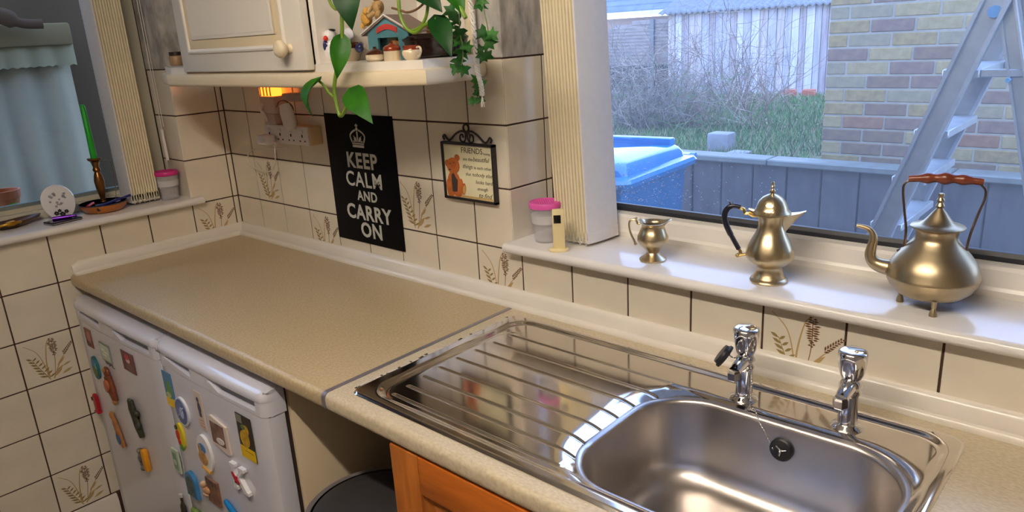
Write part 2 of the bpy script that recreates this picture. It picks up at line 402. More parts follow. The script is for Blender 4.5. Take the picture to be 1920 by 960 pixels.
b = MB(); b.box(-.24, -.150, -1.6, -.171, SZ, 1.098, .003); b.box(-.24, -.165, -1.6, -.171, 1.0975, 1.112, .002); b.box(-.24, -.165, -.232, -.1715, 1.112, WZ1); b.box(-.24, -.165, -1.6, -1.54, 1.112, WZ1); b.box(-.24, -.165, -1.54, -.232, WZ1 - .06, WZ1)
b.build('window_frame', mat('dull_white_frame', (196, 190, 172), .4), win2, smooth=0)
b = MB(); b.box(-.20, -.175, -1.54, -.232, 1.112, 1.122); b.build('gasket', mat('grey_seal', (110, 120, 118), .5), win2, smooth=0)
pane('glass_pane', win2, -.192, -.188, -1.54, -.232, 1.114, WZ1 - .06, glassmat('dim_glass', (.86, .92, .92)))

# ------------------------------------------------------------------ worktops and sink cut-out
WT = .91
def wt_profile(front, back, z1, z0):
    r = .012; p = [(back, z0), (front + r, z0)]
    for i in range(1, 5): t = -PI / 2 - PI / 2 * i / 4; p.append((front + r + r * math.cos(t), z0 + r + r * math.sin(t)))
    for i in range(0, 5): t = PI - PI / 2 * i / 4; p.append((front + r + r * math.cos(t), z1 - r + r * math.sin(t)))
    return p + [(back, z1)]
b = MB(); A = wt_profile(-.585, -.001, WT, WT - .038); B = wt_profile(-.572, -.001, WT, WT - .038); n = len(A)
b.add([(.001, y, z) for y, z in A] + [(1.3285, y, z) for y, z in B], [(i, (i + 1) % n, n + (i + 1) % n, n + i) for i in range(n)] + [tuple(range(n)), tuple(range(n, 2 * n))])
tag(b.build('worktop', M_lam), 'beige speckled laminate worktop in the corner above the two fridges', 'worktop')
SX0, SX1, SY0, SY1 = 1.374, 2.311, -.539, -.064
b = MB(); hx0, hx1, hy0, hy1 = SX0 + .012, SX1 - .012, SY0 + .012, SY1 - .012
b.prism(wt_profile(-.572, hy0, WT, WT - .038), 1.3405, 3.2, ax=0)
b.box(1.3405, 3.2, hy1, -.001, WT - .038, WT); b.box(1.3405, hx0, hy0, hy1, WT - .038, WT); b.box(hx1, 3.2, hy0, hy1, WT - .038, WT)
tag(b.build('worktop', M_lam2, smooth=40), 'pale speckled laminate worktop around the stainless sink', 'worktop')
b = MB(); A = wt_profile(-.5735, -.034, WT + .0008, WT - .038); n = len(A); b.prism(A, 1.3287, 1.3403, ax=0)
tag(b.build('joint_strip', mat('grey_aluminium_strip', (150, 146, 152), .35, .6)), 'thin grey metal joint strip between the two worktops', 'strip')

def rr_sd(x, y, x0, x1, y0, y1, r):
    cx, cy = (x0 + x1) / 2, (y0 + y1) / 2; dx, dy = abs(x - cx) - (x1 - x0) / 2 + r, abs(y - cy) - (y1 - y0) / 2 + r
    return math.hypot(max(dx, 0), max(dy, 0)) + min(max(dx, dy), 0) - r
BX0, BX1, BY0, BY1, BR = 1.832, 2.281, -.500, -.160, .105
def sm(t): t = max(0, min(1, t)); return t * t * (3 - 2 * t)
GR = [-.155, -.207, -.258, -.309, -.360, -.408, -.452, -.492]
def deck_z(x, y):
    d = -rr_sd(x, y, SX0, SX1, SY0, SY1, .022)                 # distance in from the outer edge
    z = WT + .0008 + .0042 * sm(d / .005)
    e = -rr_sd(x, y, SX0 + .026, SX1 - .012, SY0 + .016, SY1 - .010, .055)
    z -= .0055 * sm(e / .017)
    if 1.40 < x < 1.86:
        for i, g in enumerate(GR):
            xs = 1.432 + .012 * abs(i - 3) * .4
            hl = abs(y - g) - .0014
            hx = max(xs - x, x - 1.845, 0)
            q = math.hypot(max(hl, 0), hx)
            z -= .0020 * (1 - sm(q / .0026))
        ring = abs(-rr_sd(x, y, 1.418, 1.95, -.510, -.135, .05))
        if x < 1.46: z -= .0015 * (1 - sm(ring / .004))
    db = rr_sd(x, y, BX0, BX1, BY0, BY1, BR)
    if db < .06:
        e_ = 1e-4; gx_ = abs(rr_sd(x + e_, y, BX0, BX1, BY0, BY1, BR) - rr_sd(x - e_, y, BX0, BX1, BY0, BY1, BR)) / (2 * e_); R_ = .014 + (.026 if x < 2 else .010) * gx_
        z -= LIP * max(0, 1 - max(db, 0) / R_) ** 2 * (.45 + .55 * gx_)
    z -= .0022 * sm((x - 1.845) / .006) * sm((.497 + y) / .01) * sm((-.15 - y) / .01) * (1 if x < 2 else 0)
    return z
LIP = .0075
nx, ny = 320, 260
keep = {}; b = MB(); vs = []; idx = {}
def bowl_sd(x, y): return rr_sd(x, y, BX0, BX1, BY0, BY1, BR)
hx = (SX1 - SX0) / nx; hy = (SY1 - SY0) / ny
pts = {}
for i in range(nx + 1):
    for j in range(ny + 1):
        x, y = SX0 + hx * i, SY0 + hy * j
        d = bowl_sd(x, y)
        if -.0034 < d < .0017:
            for _ in range(3):
                e = 1e-4; gx = (bowl_sd(x + e, y) - bowl_sd(x - e, y)) / (2 * e); gy = (bowl_sd(x, y + e) - bowl_sd(x, y - e)) / (2 * e)
                x -= gx * bowl_sd(x, y); y -= gy * bowl_sd(x, y)
            d = 0
        # round the outer corners
        o = rr_sd(x, y, SX0, SX1, SY0, SY1, .022)
        if o > 0:
            e = 1e-4; gx = (rr_sd(x + e, y, SX0, SX1, SY0, SY1, .022) - rr_sd(x - e, y, SX0, SX1, SY0, SY1, .022)) / (2 * e); gy = (rr_sd(x, y + e, SX0, SX1, SY0, SY1, .022) - rr_sd(x, y - e, SX0, SX1, SY0, SY1, .022)) / (2 * e)
            x -= gx * o; y -= gy * o
        pts[i, j] = (x, y, d)
DZ = WT + .0008 + .0042 - .0055 - .0022
for k, (x, y, d) in pts.items():
    if d > -.002: idx[k] = len(vs); vs.append((x, y, deck_z(x, y)))
fs = []
for i in range(nx):
    for j in range(ny):
        q = [(i, j), (i + 1, j), (i + 1, j + 1), (i, j + 1)]
        if all(k in idx for k in q) and not all(pts[k][2] == 0 for k in q): fs.append([idx[k] for k in q])
b.add(vs, fs)
sink = thing('sink', (1.84, -.3, WT), 'stainless steel sink with ribbed drainer and one square bowl', 'sink')
b.build('drainer', M_steel, sink, smooth=60)
# bowl, lofted from rounded rectangles
b = MB(); rings = []
DEP = .165
prof = [(0, 0)] + [(.011 * math.sin(PI / 2 * i / 5), -.011 * (1 - math.cos(PI / 2 * i / 5))) for i in range(1, 6)]
prof += [(.013, -.03), (.017, -.07), (.021, -.105)]
prof += [(.021 + .045 * (1 - math.cos(PI / 2 * i / 6)), -.115 - .047 * math.sin(PI / 2 * i / 6)) for i in range(0, 7)]
prof += [(.10, -.164), (.135, -.165)]
m_ = 40
def ring(off, z):
    r = max(.01, BR - off * .55) if off < .09 else max(.01, BR - off * .6)
    return [(x, y, z) for x, y in rrect(BX0 + off, BX1 - off, BY0 + off, BY1 - off, min(r, (BY1 - BY0) / 2 - off - .001), 14)]
vs = []; 
zt_ = [deck_z(x, y) for x, y, _ in ring(0, 0)]
for k_, (off, dz) in enumerate(prof):
    for (x, y, z), zz in zip(ring(off, DZ + dz), zt_): vs.append((x, y, z + (zz - DZ) * max(0, 1 - k_ / 9)))
n = len(ring(0, 0)); L = len(prof)
fs = [(i * n + j, i * n + (j + 1) % n, (i + 1) * n + (j + 1) % n, (i + 1) * n + j) for i in range(L - 1) for j in range(n)] + [tuple((L - 1) * n + j for j in range(n))]
b.add(vs, fs)
b.build('bowl', M_bowl, sink, smooth=70)
WCX, WCY = 2.08, -.335
b = MB(); b.lathe([(.045, .0022), (.043, .0032), (.036, .0028), (.030, .001), (.0001, .0008)], (WCX, WCY, DZ - DEP - .0005), 28); b.build('waste', M_chrome, sink)
st = mat('tea_stain', (122, 84, 52), .7, col2=(160, 130, 100), scale=60)
b = MB(); rr = random.Random(5)
for i in range(90):
    t = rr.random(); x = BX0 + .085 + .15 * t + rr.gauss(0, .006); y = BY1 - .075 - (.10 * (1 - t)) ** 1.0 + rr.gauss(0, .006)
    s = rr.uniform(.0008, .0028); b.lathe([(s, 0), (.0001, .0002)], (x, y, DZ - DEP + .0006), 6, rr.uniform(.8, 2.2), 1)
for x, y, s in ((2.02, -.268, .004), (2.06, -.30, .002), (2.07, -.285, .0016)): b.lathe([(s, 0), (.0001, .0003)], (x, y, DZ - DEP + .0006), 7, .8, 1.3)
tag(b.build('stain', st, sink), 'brown tea stains on the bowl floor', kind='stuff')
# overflow on the back face of the bowl
p = Vector((2.068, BY1 - .0165, DZ - .045))
mo = Matrix.Translation(p) @ Matrix.Rotation(math.radians(83), 4, 'X')
b = MB(); b.M = mo; b.lathe([(.0195, -.002), (.0195, .003), (.017, .005), (.006, .0032), (.0001, .003)], n=24); b.build('overflow', M_black, sink)
b = MB(); b.M = mo
for k in range(3): 
    t = k * 2 * PI / 3 + .4; b.tube([(0, 0, .0045), (.010 * math.cos(t), .010 * math.sin(t), .0048)], .0016, 6)
b.ball((0, 0, .006), .003, 8, 6); b.build('overflow_screw', M_chrome, sink)

b = MB(); rr = random.Random(17)
for i in range(70):
    y = SY0 + .02 + (SY1 - SY0 - .04) * i / 69; b.mi = rr.choice((0, 0, 0, 0, 1)); x = SX0 - .003 + rr.uniform(-.0035, .001); L = rr.uniform(.002, .0045)
    b.box(x - rr.uniform(.001, .003), x + .002, y - L, y + L, WT - .0005, WT + rr.uniform(.0006, .0016))
tag(b.build('old_sealant', [mat('grey_sealant', (206, 196, 184), .6), mat('black_mould', (60, 52, 46), .8)], sink, smooth=0), 'flaking specked sealant along the left edge', kind='stuff')
# ------------------------------------------------------------------ taps, plug
def tap(x, y, label, rz, cap_m):
    t = thing('tap', (x, y, DZ), label, 'tap', 'pillar taps on the sink', rz)
    b = MB(); b.lathe([(.0001, 0), (.0245, 0), (.0250, .003), (.022, .0065), (.0165, .009), (.0150, .012), (.0143, .03), (.0143, .058), (.0150, .061), (.0172, .065), (.0172, .078), (.014, .083), (.011, .086), (.011, .094), (.0001, .094)], n=28)
    b.build('tap_body', M_chrome, t, local=True)
    b = MB(); b.tube([(0, 0, .074), (0, -.016, .075), (0, -.030, .072), (0, -.040, .068)], [.0140, .0118, .0108, .0104], 14); b.build('spout', M_chrome, t, local=True)
    b = MB(); b.lathe([(.0105, 0), (.0115, .002), (.0115, .014), (.009, .017), (.0001, .017)], (0, 0, 0), 6)
    b.M = None; o = b.build('nozzle', M_chrome, t, smooth=20, local=True); o.location = (0, -.043, .055); 
    b = MB(); n = 36; P = [(.0001, .086, 0), (.0125, .086, 0), (.0165, .091, .4), (.0195, .099, .9), (.0212, .110, 1.0), (.0222, .122, .4), (.0222, .1315, 0), (.0205, .135, 0), (.0175, .1365, 0), (.0001, .1368, 0)]
    vs = [((r - f * .0022 * (1 - math.cos(6 * 2 * PI * j / n)) / 1.3) * math.cos(2 * PI * j / n), (r - f * .0022 * (1 - math.cos(6 * 2 * PI * j / n)) / 1.3) * math.sin(2 * PI * j / n), z) for r, z, f in P for j in range(n)]
    b.add(vs, [(i * n + j, i * n + (j + 1) % n, (i + 1) * n + (j + 1) % n, (i + 1) * n + j) for i in range(len(P) - 1) for j in range(n)])
    h = b.build('handle', M_chrome, t, smooth=50, local=True)
    MB().lathe([(.0168, .1362), (.0168, .1372), (.014, .1378), (.0001, .1380)], n=28).build('cap_disc', cap_m, h, local=True)
    return t
tap(1.977, -.128, 'chrome pillar tap with a black plug on its spout', 0, M_chrome)
tap(2.151, -.122, 'chrome pillar tap at the right with nothing on its spout', 0, M_chrome)
pl = thing('sink_plug', (1.945, -.165, .985), 'black rubber sink plug on a bead chain, resting on the tap spout', 'plug')
b = MB(); pc = at(1356, 666, 1, -.172)
ax_ = Vector((.75, .25, -.55)).normalized()
q = Vector((0, 0, 1)).rotation_difference(ax_).to_matrix().to_4x4(); b.M = Matrix.Translation(pc) @ q
b.lathe([(.0001, -.006), (.0175, -.006), (.0185, -.001), (.0215, .001), (.0215, .005), (.0001, .006)], n=24); b.build('stopper', M_black, pl)
ch = [pc + Vector((.006, .004, .004)), Vector((1.966, -.150, .992)), Vector((1.988, -.136, .990)), Vector((1.9925, -.137, .965)), Vector((1.9945, -.137, .935)), Vector((1.998, -.147, DZ + .002)), Vector((2.012, -.158, DZ + .0018)), Vector((2.022, -.169, DZ - .006)), Vector((2.040, -.1745, DZ - .028)), Vector((2.056, -.181, DZ - .047))]
sp = spline(ch, 12); b = MB(); acc = 0; last = sp[0]
for p in sp:
    acc += (p - last).length; last = p
    if acc > .0042: b.ball(p, .0015, 6, 5); acc = 0
b.tube(sp, .0005, 4); b.build('bead_chain', M_chrome, pl)

# ------------------------------------------------------------------ metal pots on the sill
jug = thing('cream_jug', (1.684, .047, SZ), 'small brass jug with a scroll handle, smallest pot on the sill', 'jug', rz=math.radians(30))
b = MB(); n = 36; P = [(.0001, 0), (.028, 0), (.0285, .003), (.022, .008), (.0145, .0135), (.013, .0175), (.016, .0235), (.027, .034), (.0328, .044), (.0325, .052), (.027, .064), (.0228, .073), (.0228, .078), (.0262, .083), (.0292, .0865), (.0280, .0868), (.0245, .083), (.0212, .078), (.0212, .073), (.025, .064), (.030, .05), (.025, .036), (.0001, .03)]
vs = []
for r, z in P:
    for j in range(n):
        t = 2 * PI * j / n; k = max(0, (z - .07) / .0165); a = math.exp(-(((t + PI) % (2 * PI) - PI) / .42) ** 2); hb = math.exp(-((t - PI) / .5) ** 2)
        rr_ = r + k * a * .010; vs.append((rr_ * math.cos(t), rr_ * math.sin(t) * (1 - .08 * k * a), z + k * (.002 * a + .003 * hb) - k * .0035 * (1 - a - hb)))
b.add(vs, [(i * n + j, i * n + (j + 1) % n, (i + 1) * n + (j + 1) % n, (i + 1) * n + j) for i in range(len(P) - 1) for j in range(n)])
b.build('jug_body', M_brass, jug, local=True)
b = MB(); b.tube(spline([(-.026, 0, .080), (-.031, 0, .079), (-.036, 0, .088), (-.046, 0, .087), (-.0495, 0, .076), (-.046, 0, .058), (-.0385, 0, .041), (-.037, 0, .034), (-.0335, 0, .037)], 5), .0023, 8); b.ball((-.0345, 0, .0915), .003, 8, 6); b.build('handle', M_brass, jug, local=True)

pot = thing('coffee_pot', (1.938, .048, SZ), 'tall brass coffee pot with domed lid and black handle', 'coffee pot', rz=math.radians(21))
b = MB(); b.lathe([(.0001, 0), (.034, 0), (.0348, .003), (.033, .006), (.030, .0075), (.029, .010), (.026, .015), (.0238, .022), (.0232, .028), (.0245, .031), (.032, .035), (.041, .044), (.0438, .050), (.0440, .056), (.041, .068), (.035, .081), (.028, .094), (.0232, .106), (.0225, .114), (.0235, .122), (.026, .131), (.0001, .131)], n=40); b.build('pot_body', M_brass, pot, local=True)
b = MB(); b.lathe([(.0001, .130), (.031, .1305), (.0345, .132), (.0345, .1345), (.031, .138), (.0298, .1395), (.0290, .1405), (.0272, .147), (.0235, .156), (.017, .163), (.009, .1675), (.004, .169), (.0032, .170)], n=40)
b.build('lid', M_brass, pot, local=True)
b = MB(); b.lathe([(.0032, .169), (.0052, .173), (.0056, .175), (.003, .178), (.0026, .180), (.0042, .1832), (.0022, .187), (.0030, .1905), (.0001, .193)], n=16); b.build('finial', M_brass, pot, local=True)
b = MB(); secs = [(.016, .086, .130, .013), (.026, .098, .1315, .0125), (.037, .1135, .1325, .0105), (.048, .1265, .1345, .0075), (.0595, .1365, .1385, .0035)]
vs = []
for x, z0, z1, hw in secs: vs += [(x, 0, z0), (x, hw * .55, z0 + (z1 - z0) * .35), (x, hw, z1), (x, -hw, z1), (x, -hw * .55, z0 + (z1 - z0) * .35)]
b.add(vs, [(i * 5 + j, i * 5 + (j + 1) % 5, i * 5 + 5 + (j + 1) % 5, i * 5 + 5 + j) for i in range(4) for j in range(5)] + [(0, 1, 2, 3, 4), (20, 21, 22, 23, 24)])
b.build('spout', M_brass, pot, smooth=60, local=True)
b = MB(); b.tube(spline([(-.0565, 0, .060), (-.066, 0, .077), (-.077, 0, .098), (-.0835, 0, .116), (-.0835, 0, .131), (-.077, 0, .1415), (-.0665, 0, .1445), (-.0555, 0, .142)], 5), [.0046] * 8 + [.0056] * 20 + [.0048] * 8, 10); b.tube([(-.071, 0, .146), (-.076, 0, .1525)], [.004, .0015], 8)
b.build('handle', mat('black_bakelite', (26, 26, 44), .3), pot, local=True)
_M = mat('yellow_brass', (214, 186, 122), .25, 1.0); b = MB(); b.tube(spline([(-.0565, 0, .141), (-.050, 0, .138), (-.047, 0, .131), (-.041, 0, .131), (-.033, 0, .127), (-.024, 0, .127)], 4), .0035, 8); b.build('upper_socket', _M, pot, local=True)
b = MB(); b.tube([(-.030, 0, .1345), (-.041, 0, .1395)], [.006, .002], 8); b.build('thumb_piece', M_brass, pot, local=True)
b = MB(); b.tube(spline([(-.057, 0, .061), (-.053, 0, .053), (-.0585, 0, .047), (-.050, 0, .0485), (-.042, 0, .050)], 4), .0032, 8); b.ball((-.0585, 0, .047), .0042, 8, 6)
b.build('lower_socket', _M, pot, local=True)

ket = thing('kettle', (2.209, .066, SZ), 'round brass kettle on three feet with turned wooden handle', 'kettle', rz=math.radians(11))
b = MB(); b.lathe([(.0001, .017), (.032, .0175), (.049, .024), (.0605, .034), (.0672, .045), (.0695, .0525), (.0705, .0545), (.0705, .057), (.0696, .059), (.0675, .069), (.0615, .082), (.0525, .094), (.0425, .105), (.0365, .1125), (.0335, .117), (.0312, .122), (.0318, .132), (.0345, .136), (.0001, .136)], n=44); b.build('kettle_body', M_brass2, ket, local=True)
b = MB(); b.lathe([(.0001, .1355), (.039, .137), (.0405, .139), (.0392, .1405), (.0285, .1425), (.0225, .147), (.0165, .154), (.0105, .1625), (.006, .168), (.0045, .170)], n=40); b.build('lid', M_brass2, ket, local=True)
b = MB(); b.lathe([(.0045, .169), (.0068, .1735), (.0042, .1785), (.0058, .183), (.0036, .187), (.0048, .1915), (.004, .194), (.0001, .195)], n=16); b.build('finial', M_brass2, ket, local=True)
b = MB(); b.tube(spline([(-.056, 0, .060), (-.076, 0, .062), (-.089, 0, .068), (-.0955, 0, .080), (-.0945, 0, .095), (-.0925, 0, .108), (-.0955, 0, .119), (-.104, 0, .127), (-.121, 0, .1305)], 4), [.0155 - .0122 * (i / 32) ** .7 for i in range(33)], 14); b.build('spout', M_brass2, ket, local=True)
for i, (fx, fy) in enumerate([(.008, -.047), (-.044, .006), (.030, .034)]):
    b = MB(); b.lathe([(.0065, .027), (.0042, .022), (.0042, .016), (.0030, .013), (.0050, .008), (.0062, .002), (.006, 0), (.0001, 0)], (fx, fy, 0), 14); b.build('foot', M_brass2, ket, local=True)
M_cop = mat('aged_copper', (112, 94, 84), .45, 1.0)
for sgn, pts in ((-1, [(-.048, 0, .092), (-.0455, 0, .105), (-.0455, 0, .13), (-.051, 0, .165), (-.0555, 0, .196), (-.053, 0, .209), (-.040, 0, .2155)]), (1, [(.0455, 0, .090), (.0435, 0, .100), (.046, 0, .128), (.0535, 0, .165), (.0595, 0, .190), (.058, 0, .205), (.046, 0, .2155)])):
    b = MB(); b.tube(spline(pts, 4), .0021, 8, flat=1.5); b.ball(pts[0], .007, 10, 8, (1.2, .9, .7)); b.build('handle_bracket', M_cop, ket, local=True)
b = MB(); gp = []; gr = []
for i in range(33):
    t = i / 32; gp.append((-.049 + .104 * t, 0, .2155 + .003 * math.sin(PI * t))); gr.append(.0052 + .0035 * math.sin(PI * t) + .0018 * math.cos(2 * PI * 4 * (t - .5)) * math.sin(PI * t))
b.tube(gp, gr, 14); b.build('wooden_grip', mat('red_brown_wood', (108, 50, 32), .25, col2=(128, 64, 42), scale=30), ket, local=True)

# ------------------------------------------------------------------ moisture tubs, sensor
M_clear = mat('clear_plastic', (226, 222, 226), .15, alpha=.32)
M_pink = mat('pink_plastic', (226, 92, 176), .35)
def tub(x, y, label, pink):
    t = thing('moisture_tub', (x, y, SZ), label, 'tub', 'moisture absorber tubs')
    b = MB(); b.lathe([(.0001, 0), (.027, 0), (.028, .002), (.030, .04), (.0345, .044), (.036, .088), (.035, .088), (.0335, .046), (.029, .042), (.0265, .003), (.0001, .003)], n=28); b.build('tub_body', M_clear, t, local=True)
    b = MB(); b.lathe([(.0001, .046), (.0325, .046), (.034, .066), (.0001, .068)], n=24); b.build('granules', mat('white_granules', (236, 234, 236), .9), t, local=True)
    b = MB(); b.lathe([(.0362, .082), (.0385, .083), (.0395, .092), (.0375, .096), (.033, .096), (.033, .093), (.0362, .091)], n=32); b.lathe([(.0362, .082), (.0362, .091)], n=32); b.build('lid_rim', pink, t, local=True)
    b = MB(); b.lathe([(.0001, .0925), (.0335, .0925), (.0335, .0935), (.0001, .0935)], n=28); b.build('lid_sheet', mat('white_mesh_sheet', (238, 220, 236), .7), t, local=True)
    b = MB()
    for i in range(-4, 5):
        h = math.sqrt(.033 ** 2 - (i * .0072) ** 2); b.box(i * .0072 - .0008, i * .0072 + .0008, -h, h, .0935, .0955); b.box(-h, h, i * .0072 - .0008, i * .0072 + .0008, .0935, .0955)
    b.build('lid_grid', pink, t, smooth=0, local=True)
tub(1.392, .046, 'round clear tub with pink lid behind the cream sensor', M_pink)
tub(-.056, -.214, 'round clear tub with magenta lid below the hanging white pull cord', mat('magenta_plastic', (206, 40, 130), .35))
g = thing('window_sensor', (1.471, -.006, SZ), 'slim cream sensor with black display on a round base', 'sensor', rz=math.radians(38))
b = MB(); b.lathe([(.0001, 0), (.021, 0), (.022, .002), (.0215, .005), (.019, .007), (.0001, .0075)], n=28, sx=1.05, sy=.8); b.build('base', mat('cream_plastic', (232, 214, 164), .4), g, local=True)
b = MB(); b.box(-.0125, .0145, -.006, .006, .006, .097, .0015); ob = b.build('upright', MATS['cream_plastic'], g, local=True)
b = MB(); b.box(-.0095, .0068, -.0068, -.0055, .0655, .0845, .0006); b.build('display', mat('black_display', (20, 16, 12), .1), ob, local=True)

# ------------------------------------------------------------------ vertical blinds
def blind(name, loc, label, along, n, pitch, wid, z1, rz):
    t = thing(name, loc, label, 'blind', 'drawn back vertical blinds', rz)
    # local x runs along the window, local y into the recess, slats stand in planes x = const; front edges at y = 0
    for i in range(n):
        b = MB(); x = -i * pitch; pts = []
        for k in range(7):
            u = k / 6; pts.append((x + .0055 * math.sin(PI * u) * (1 if i else .6) + random.uniform(-.0004, .0004), wid * u))
        poly = pts + [(px - .0048, py) for px, py in reversed(pts)]
        b.prism(poly, .012 + random.uniform(-.001, .001), z1)
        s = b.build('slat', M_slatw if i == 0 else M_slat, t, local=True)
        b = MB(); b.prism([(px + .0012, py) for px, py in pts] + [(px - .0060, py) for px, py in reversed(pts)], .004, .030); b.build('hem_weight', M_slatw if i == 0 else M_slat, s, local=True)
    b = MB(); rr = random.Random(4)
    for yy in (-.003, wid + .003):
        for i in range(n - 1):
            for k in range(6):
                u = k / 5; b.ball((-(i + u) * pitch, yy + rr.uniform(-.0008, .0008), .012 - .010 * math.sin(PI * u) + .006 * (i % 2)), .0016, 5, 4)
    tag(b.build('bead_chain', mat('clear_beads', (240, 240, 244), .1, trans=.4), t, local=True), 'clear plastic bead chain', kind='stuff')
    b = MB(); b.box(-n * pitch - .05, .6, wid * .5 - .02, wid * .5 + .02, z1, z1 + .035); b.build('head_rail', M_upvc, t, smooth=0, local=True)
    return t
vb_ = blind('vertical_blind', (1.513, .050, SZ + .003), 'white and cream vertical blind drawn to the left of the sink window', 1, 11, .0096, .104, .93, math.radians(-6)); vb_.rotation_euler.y = math.radians(-2.6)
bl = blind('vertical_blind', (-.056, -.338, SZ + .005), 'yellowish vertical blind drawn back at the left wall window', 1, 11, .0082, .094, .93, PI / 2)
# the left blind lies along -y, so its head rail and slats are turned; local x points to +y
bl.scale = (-1, 1, 1)
b = MB(); p0 = at(303, 243, 0, -.075); p1 = at(315, 300, 0, -.075)
pc_ = thing('blind_pull', (p0.x, p0.y, p1.z), 'white tube weight on a thin cord hanging above the magenta tub', 'pull cord')
xx, yy = (p0.x + p1.x) / 2, (p0.y + p1.y) / 2
b.tube([(xx, yy, p1.z), (xx, yy, p0.z)], [.0052, .0042], 12); b.build('weight', mat('white_plastic', (228, 224, 220), .4), pc_)
b = MB(); b.tube([(xx, yy, p0.z - .001), (xx, yy, 2.04)], .0012, 6); b.tube([(xx + .006, yy + .005, p0.z + .01), (xx + .006, yy + .005, 2.04)], .001, 6); b.build('cord', MATS['white_plastic'], pc_)

# ------------------------------------------------------------------ things on the left sill
dx_, dy_ = -.078, -.420
d = thing('trinket_dish', (dx_, dy_, SZ), 'round orange-brown dish full of small odds and ends under the candlestick', 'dish')
b = MB(); b.lathe([(.0001, 0), (.048, 0), (.058, .004), (.067, .016), (.070, .026), (.0685, .027), (.064, .017), (.055, .008), (.0001, .006)], n=36); b.build('dish_bowl', mat('amber_lacquer', (168, 96, 30), .25, var=.15, scale=20), d, local=True)
b = MB(); b.lathe([(.0672, .0268), (.0705, .0265), (.071, .0285), (.068, .029)], n=36); b.lathe([(.068, .029), (.0672, .0268)], n=36); b.build('dark_rim', mat('dark_navy_rim', (30, 30, 56), .3), d, local=True)
cz = SZ + .007
cs = thing('candlestick', (dx_ - .006, dy_ + .004, cz), 'slender bronze candlestick with a thin side handle standing in the dish', 'candlestick')
H = at(172, 297, 0, dx_ - .006).z - cz
b = MB(); b.lathe([(.0001, 0), (.024, 0), (.024, .004), (.014, .010), (.008, .02), (.0065, .03), (.009, .042), (.0135, .068), (.015, H * .55), (.012, H * .66), (.0085, H * .72), (.012, H * .77), (.0085, H * .82), (.0105, H * .87), (.013, H * .93), (.020, H * .965), (.021, H), (.0105, H), (.0105, H - .012), (.0001, H - .012)], n=24)
b.build('stem', mat('bronze', (132, 92, 52), .3, 1.0, var=.2, scale=30), cs, local=True)
b = MB(); b.tube(spline([(.006, .012, H * .9), (.010, .032, H * .93), (.012, .044, H * .84), (.012, .043, H * .5), (.012, .036, H * .2), (.010, .026, .012), (.002, .012, .008)], 5), .0014, 6); b.build('side_handle', mat('dull_steel_wire', (150, 140, 120), .35, 1.0), cs, local=True)
cn = at(146, 197, 0, dx_ - .006)
b = MB(); b.lathe([(.0001, cz + H - .011), (.0098, cz + H - .011), (.0094, cz + H + .03), (.0074, cn.z - .006), (.004, cn.z), (.0001, cn.z + .001)], (dx_ - .006, dy_ + .004, 0), 20)
cdl = thing('candle', (dx_ - .006, dy_ + .004, cz + H - .011), 'tapered bright green candle in the bronze candlestick', 'candle')
b.build('wax', mat('green_wax', (0, 150, 26), .45), cdl)
b = MB(); b.tube([(dx_ - .006, dy_ + .004, cn.z), (dx_ - .0055, dy_ + .0045, cn.z + .006)], .0009, 5); b.build('wick', M_black, cdl)
def bit(name, label, cat, mb, m): return tag(mb.build(name, m), label, cat)
fz = SZ + .0265
b = MB(); b.tube([(dx_ + .035, dy_ - .058, fz + .001), (dx_ + .0, dy_ - .030, fz + .003)], .006, 10); bit('lighter', 'small red and white lighter on the dish rim', 'lighter', b, mat('red_plastic', (176, 26, 40), .35))
b = MB(); b.tube([(dx_ + .0665, dy_ - .030, fz + .004), (dx_ + .028, dy_ + .062, fz + .010)], [.004, .0035], 8); b.tube([(dx_ + .028, dy_ + .062, fz + .010), (dx_ + .022, dy_ + .078, fz + .0115)], .0042, 8); bit('pen', 'dark blue pen lying across the dish of odds and ends', 'pen', b, mat('navy_plastic', (34, 34, 120), .35))
b = MB(); b.box(dx_ + .036, dx_ + .058, dy_ - .040, dy_ - .006, SZ + .012, SZ + .032, .003); bit('battery_box', 'small black box inside the dish beside the candlestick', 'box', b, mat('black_card', (24, 24, 30), .5))
b = MB(); b.ball((dx_ + .034, dy_ + .026, SZ + .026), .013, 10, 8, (1, 1.3, .8)); bit('glass_pebble', 'small pale pebble inside the dish near the pen', 'pebble', b, mat('pale_pebble', (170, 170, 190), .2))
b = MB(); b.lathe([(.0001, 0), (.010, 0), (.011, .004), (.0001, .007)], (dx_ + .048, dy_ + .010, SZ + .022), 12); bit('blue_button', 'blue button inside the dish on the near side', 'button', b, mat('blue_plastic', (40, 70, 150), .4))
# oval plaque, slab, purple lipstick, leaf dish
PL = thing('oval_plaque', (-.075, -.545, SZ), 'white egg-shaped plaque with black flower print, left of the dish', 'plaque', rz=math.radians(-28))
b = MB(); P = []
for i in range(36):
    t = 2 * PI * i / 36; P.append((.046 * math.sin(t) * (1 - .06 * math.cos(t)), .056 + .056 * -math.cos(t)))
P = [(x, max(z, .004)) for x, z in P]
b.M = Matrix.Rotation(math.radians(8), 4, 'Y')
b.prism([(p[0], p[1]) for p in P], -.003, .004, ax=0); pb = b.build('plaque_face', mat('white_china', (228, 226, 230), .25), PL, local=True, smooth=30)
b = MB(); b.M = Matrix.Rotation(math.radians(8), 4, 'Y'); rr = random.Random(2)
def fl(cy, cz_, r, k=5):
    for q in range(k):
        t = 2 * PI * q / k + cz_ * 90; b.prism([(cy + r * .6 * math.cos(t) + r * .55 * math.cos(a), cz_ + r * .6 * math.sin(t) + r * .45 * math.sin(a)) for a in [2 * PI * i / 6 for i in range(6)]], .004, .0044, ax=0)
b.mi = 0
for cy, cz_, r in ((-.012, .022, .007), (.004, .018, .008), (.016, .026, .006), (-.002, .030, .005)): fl(cy, cz_, r)
b.mi = 1
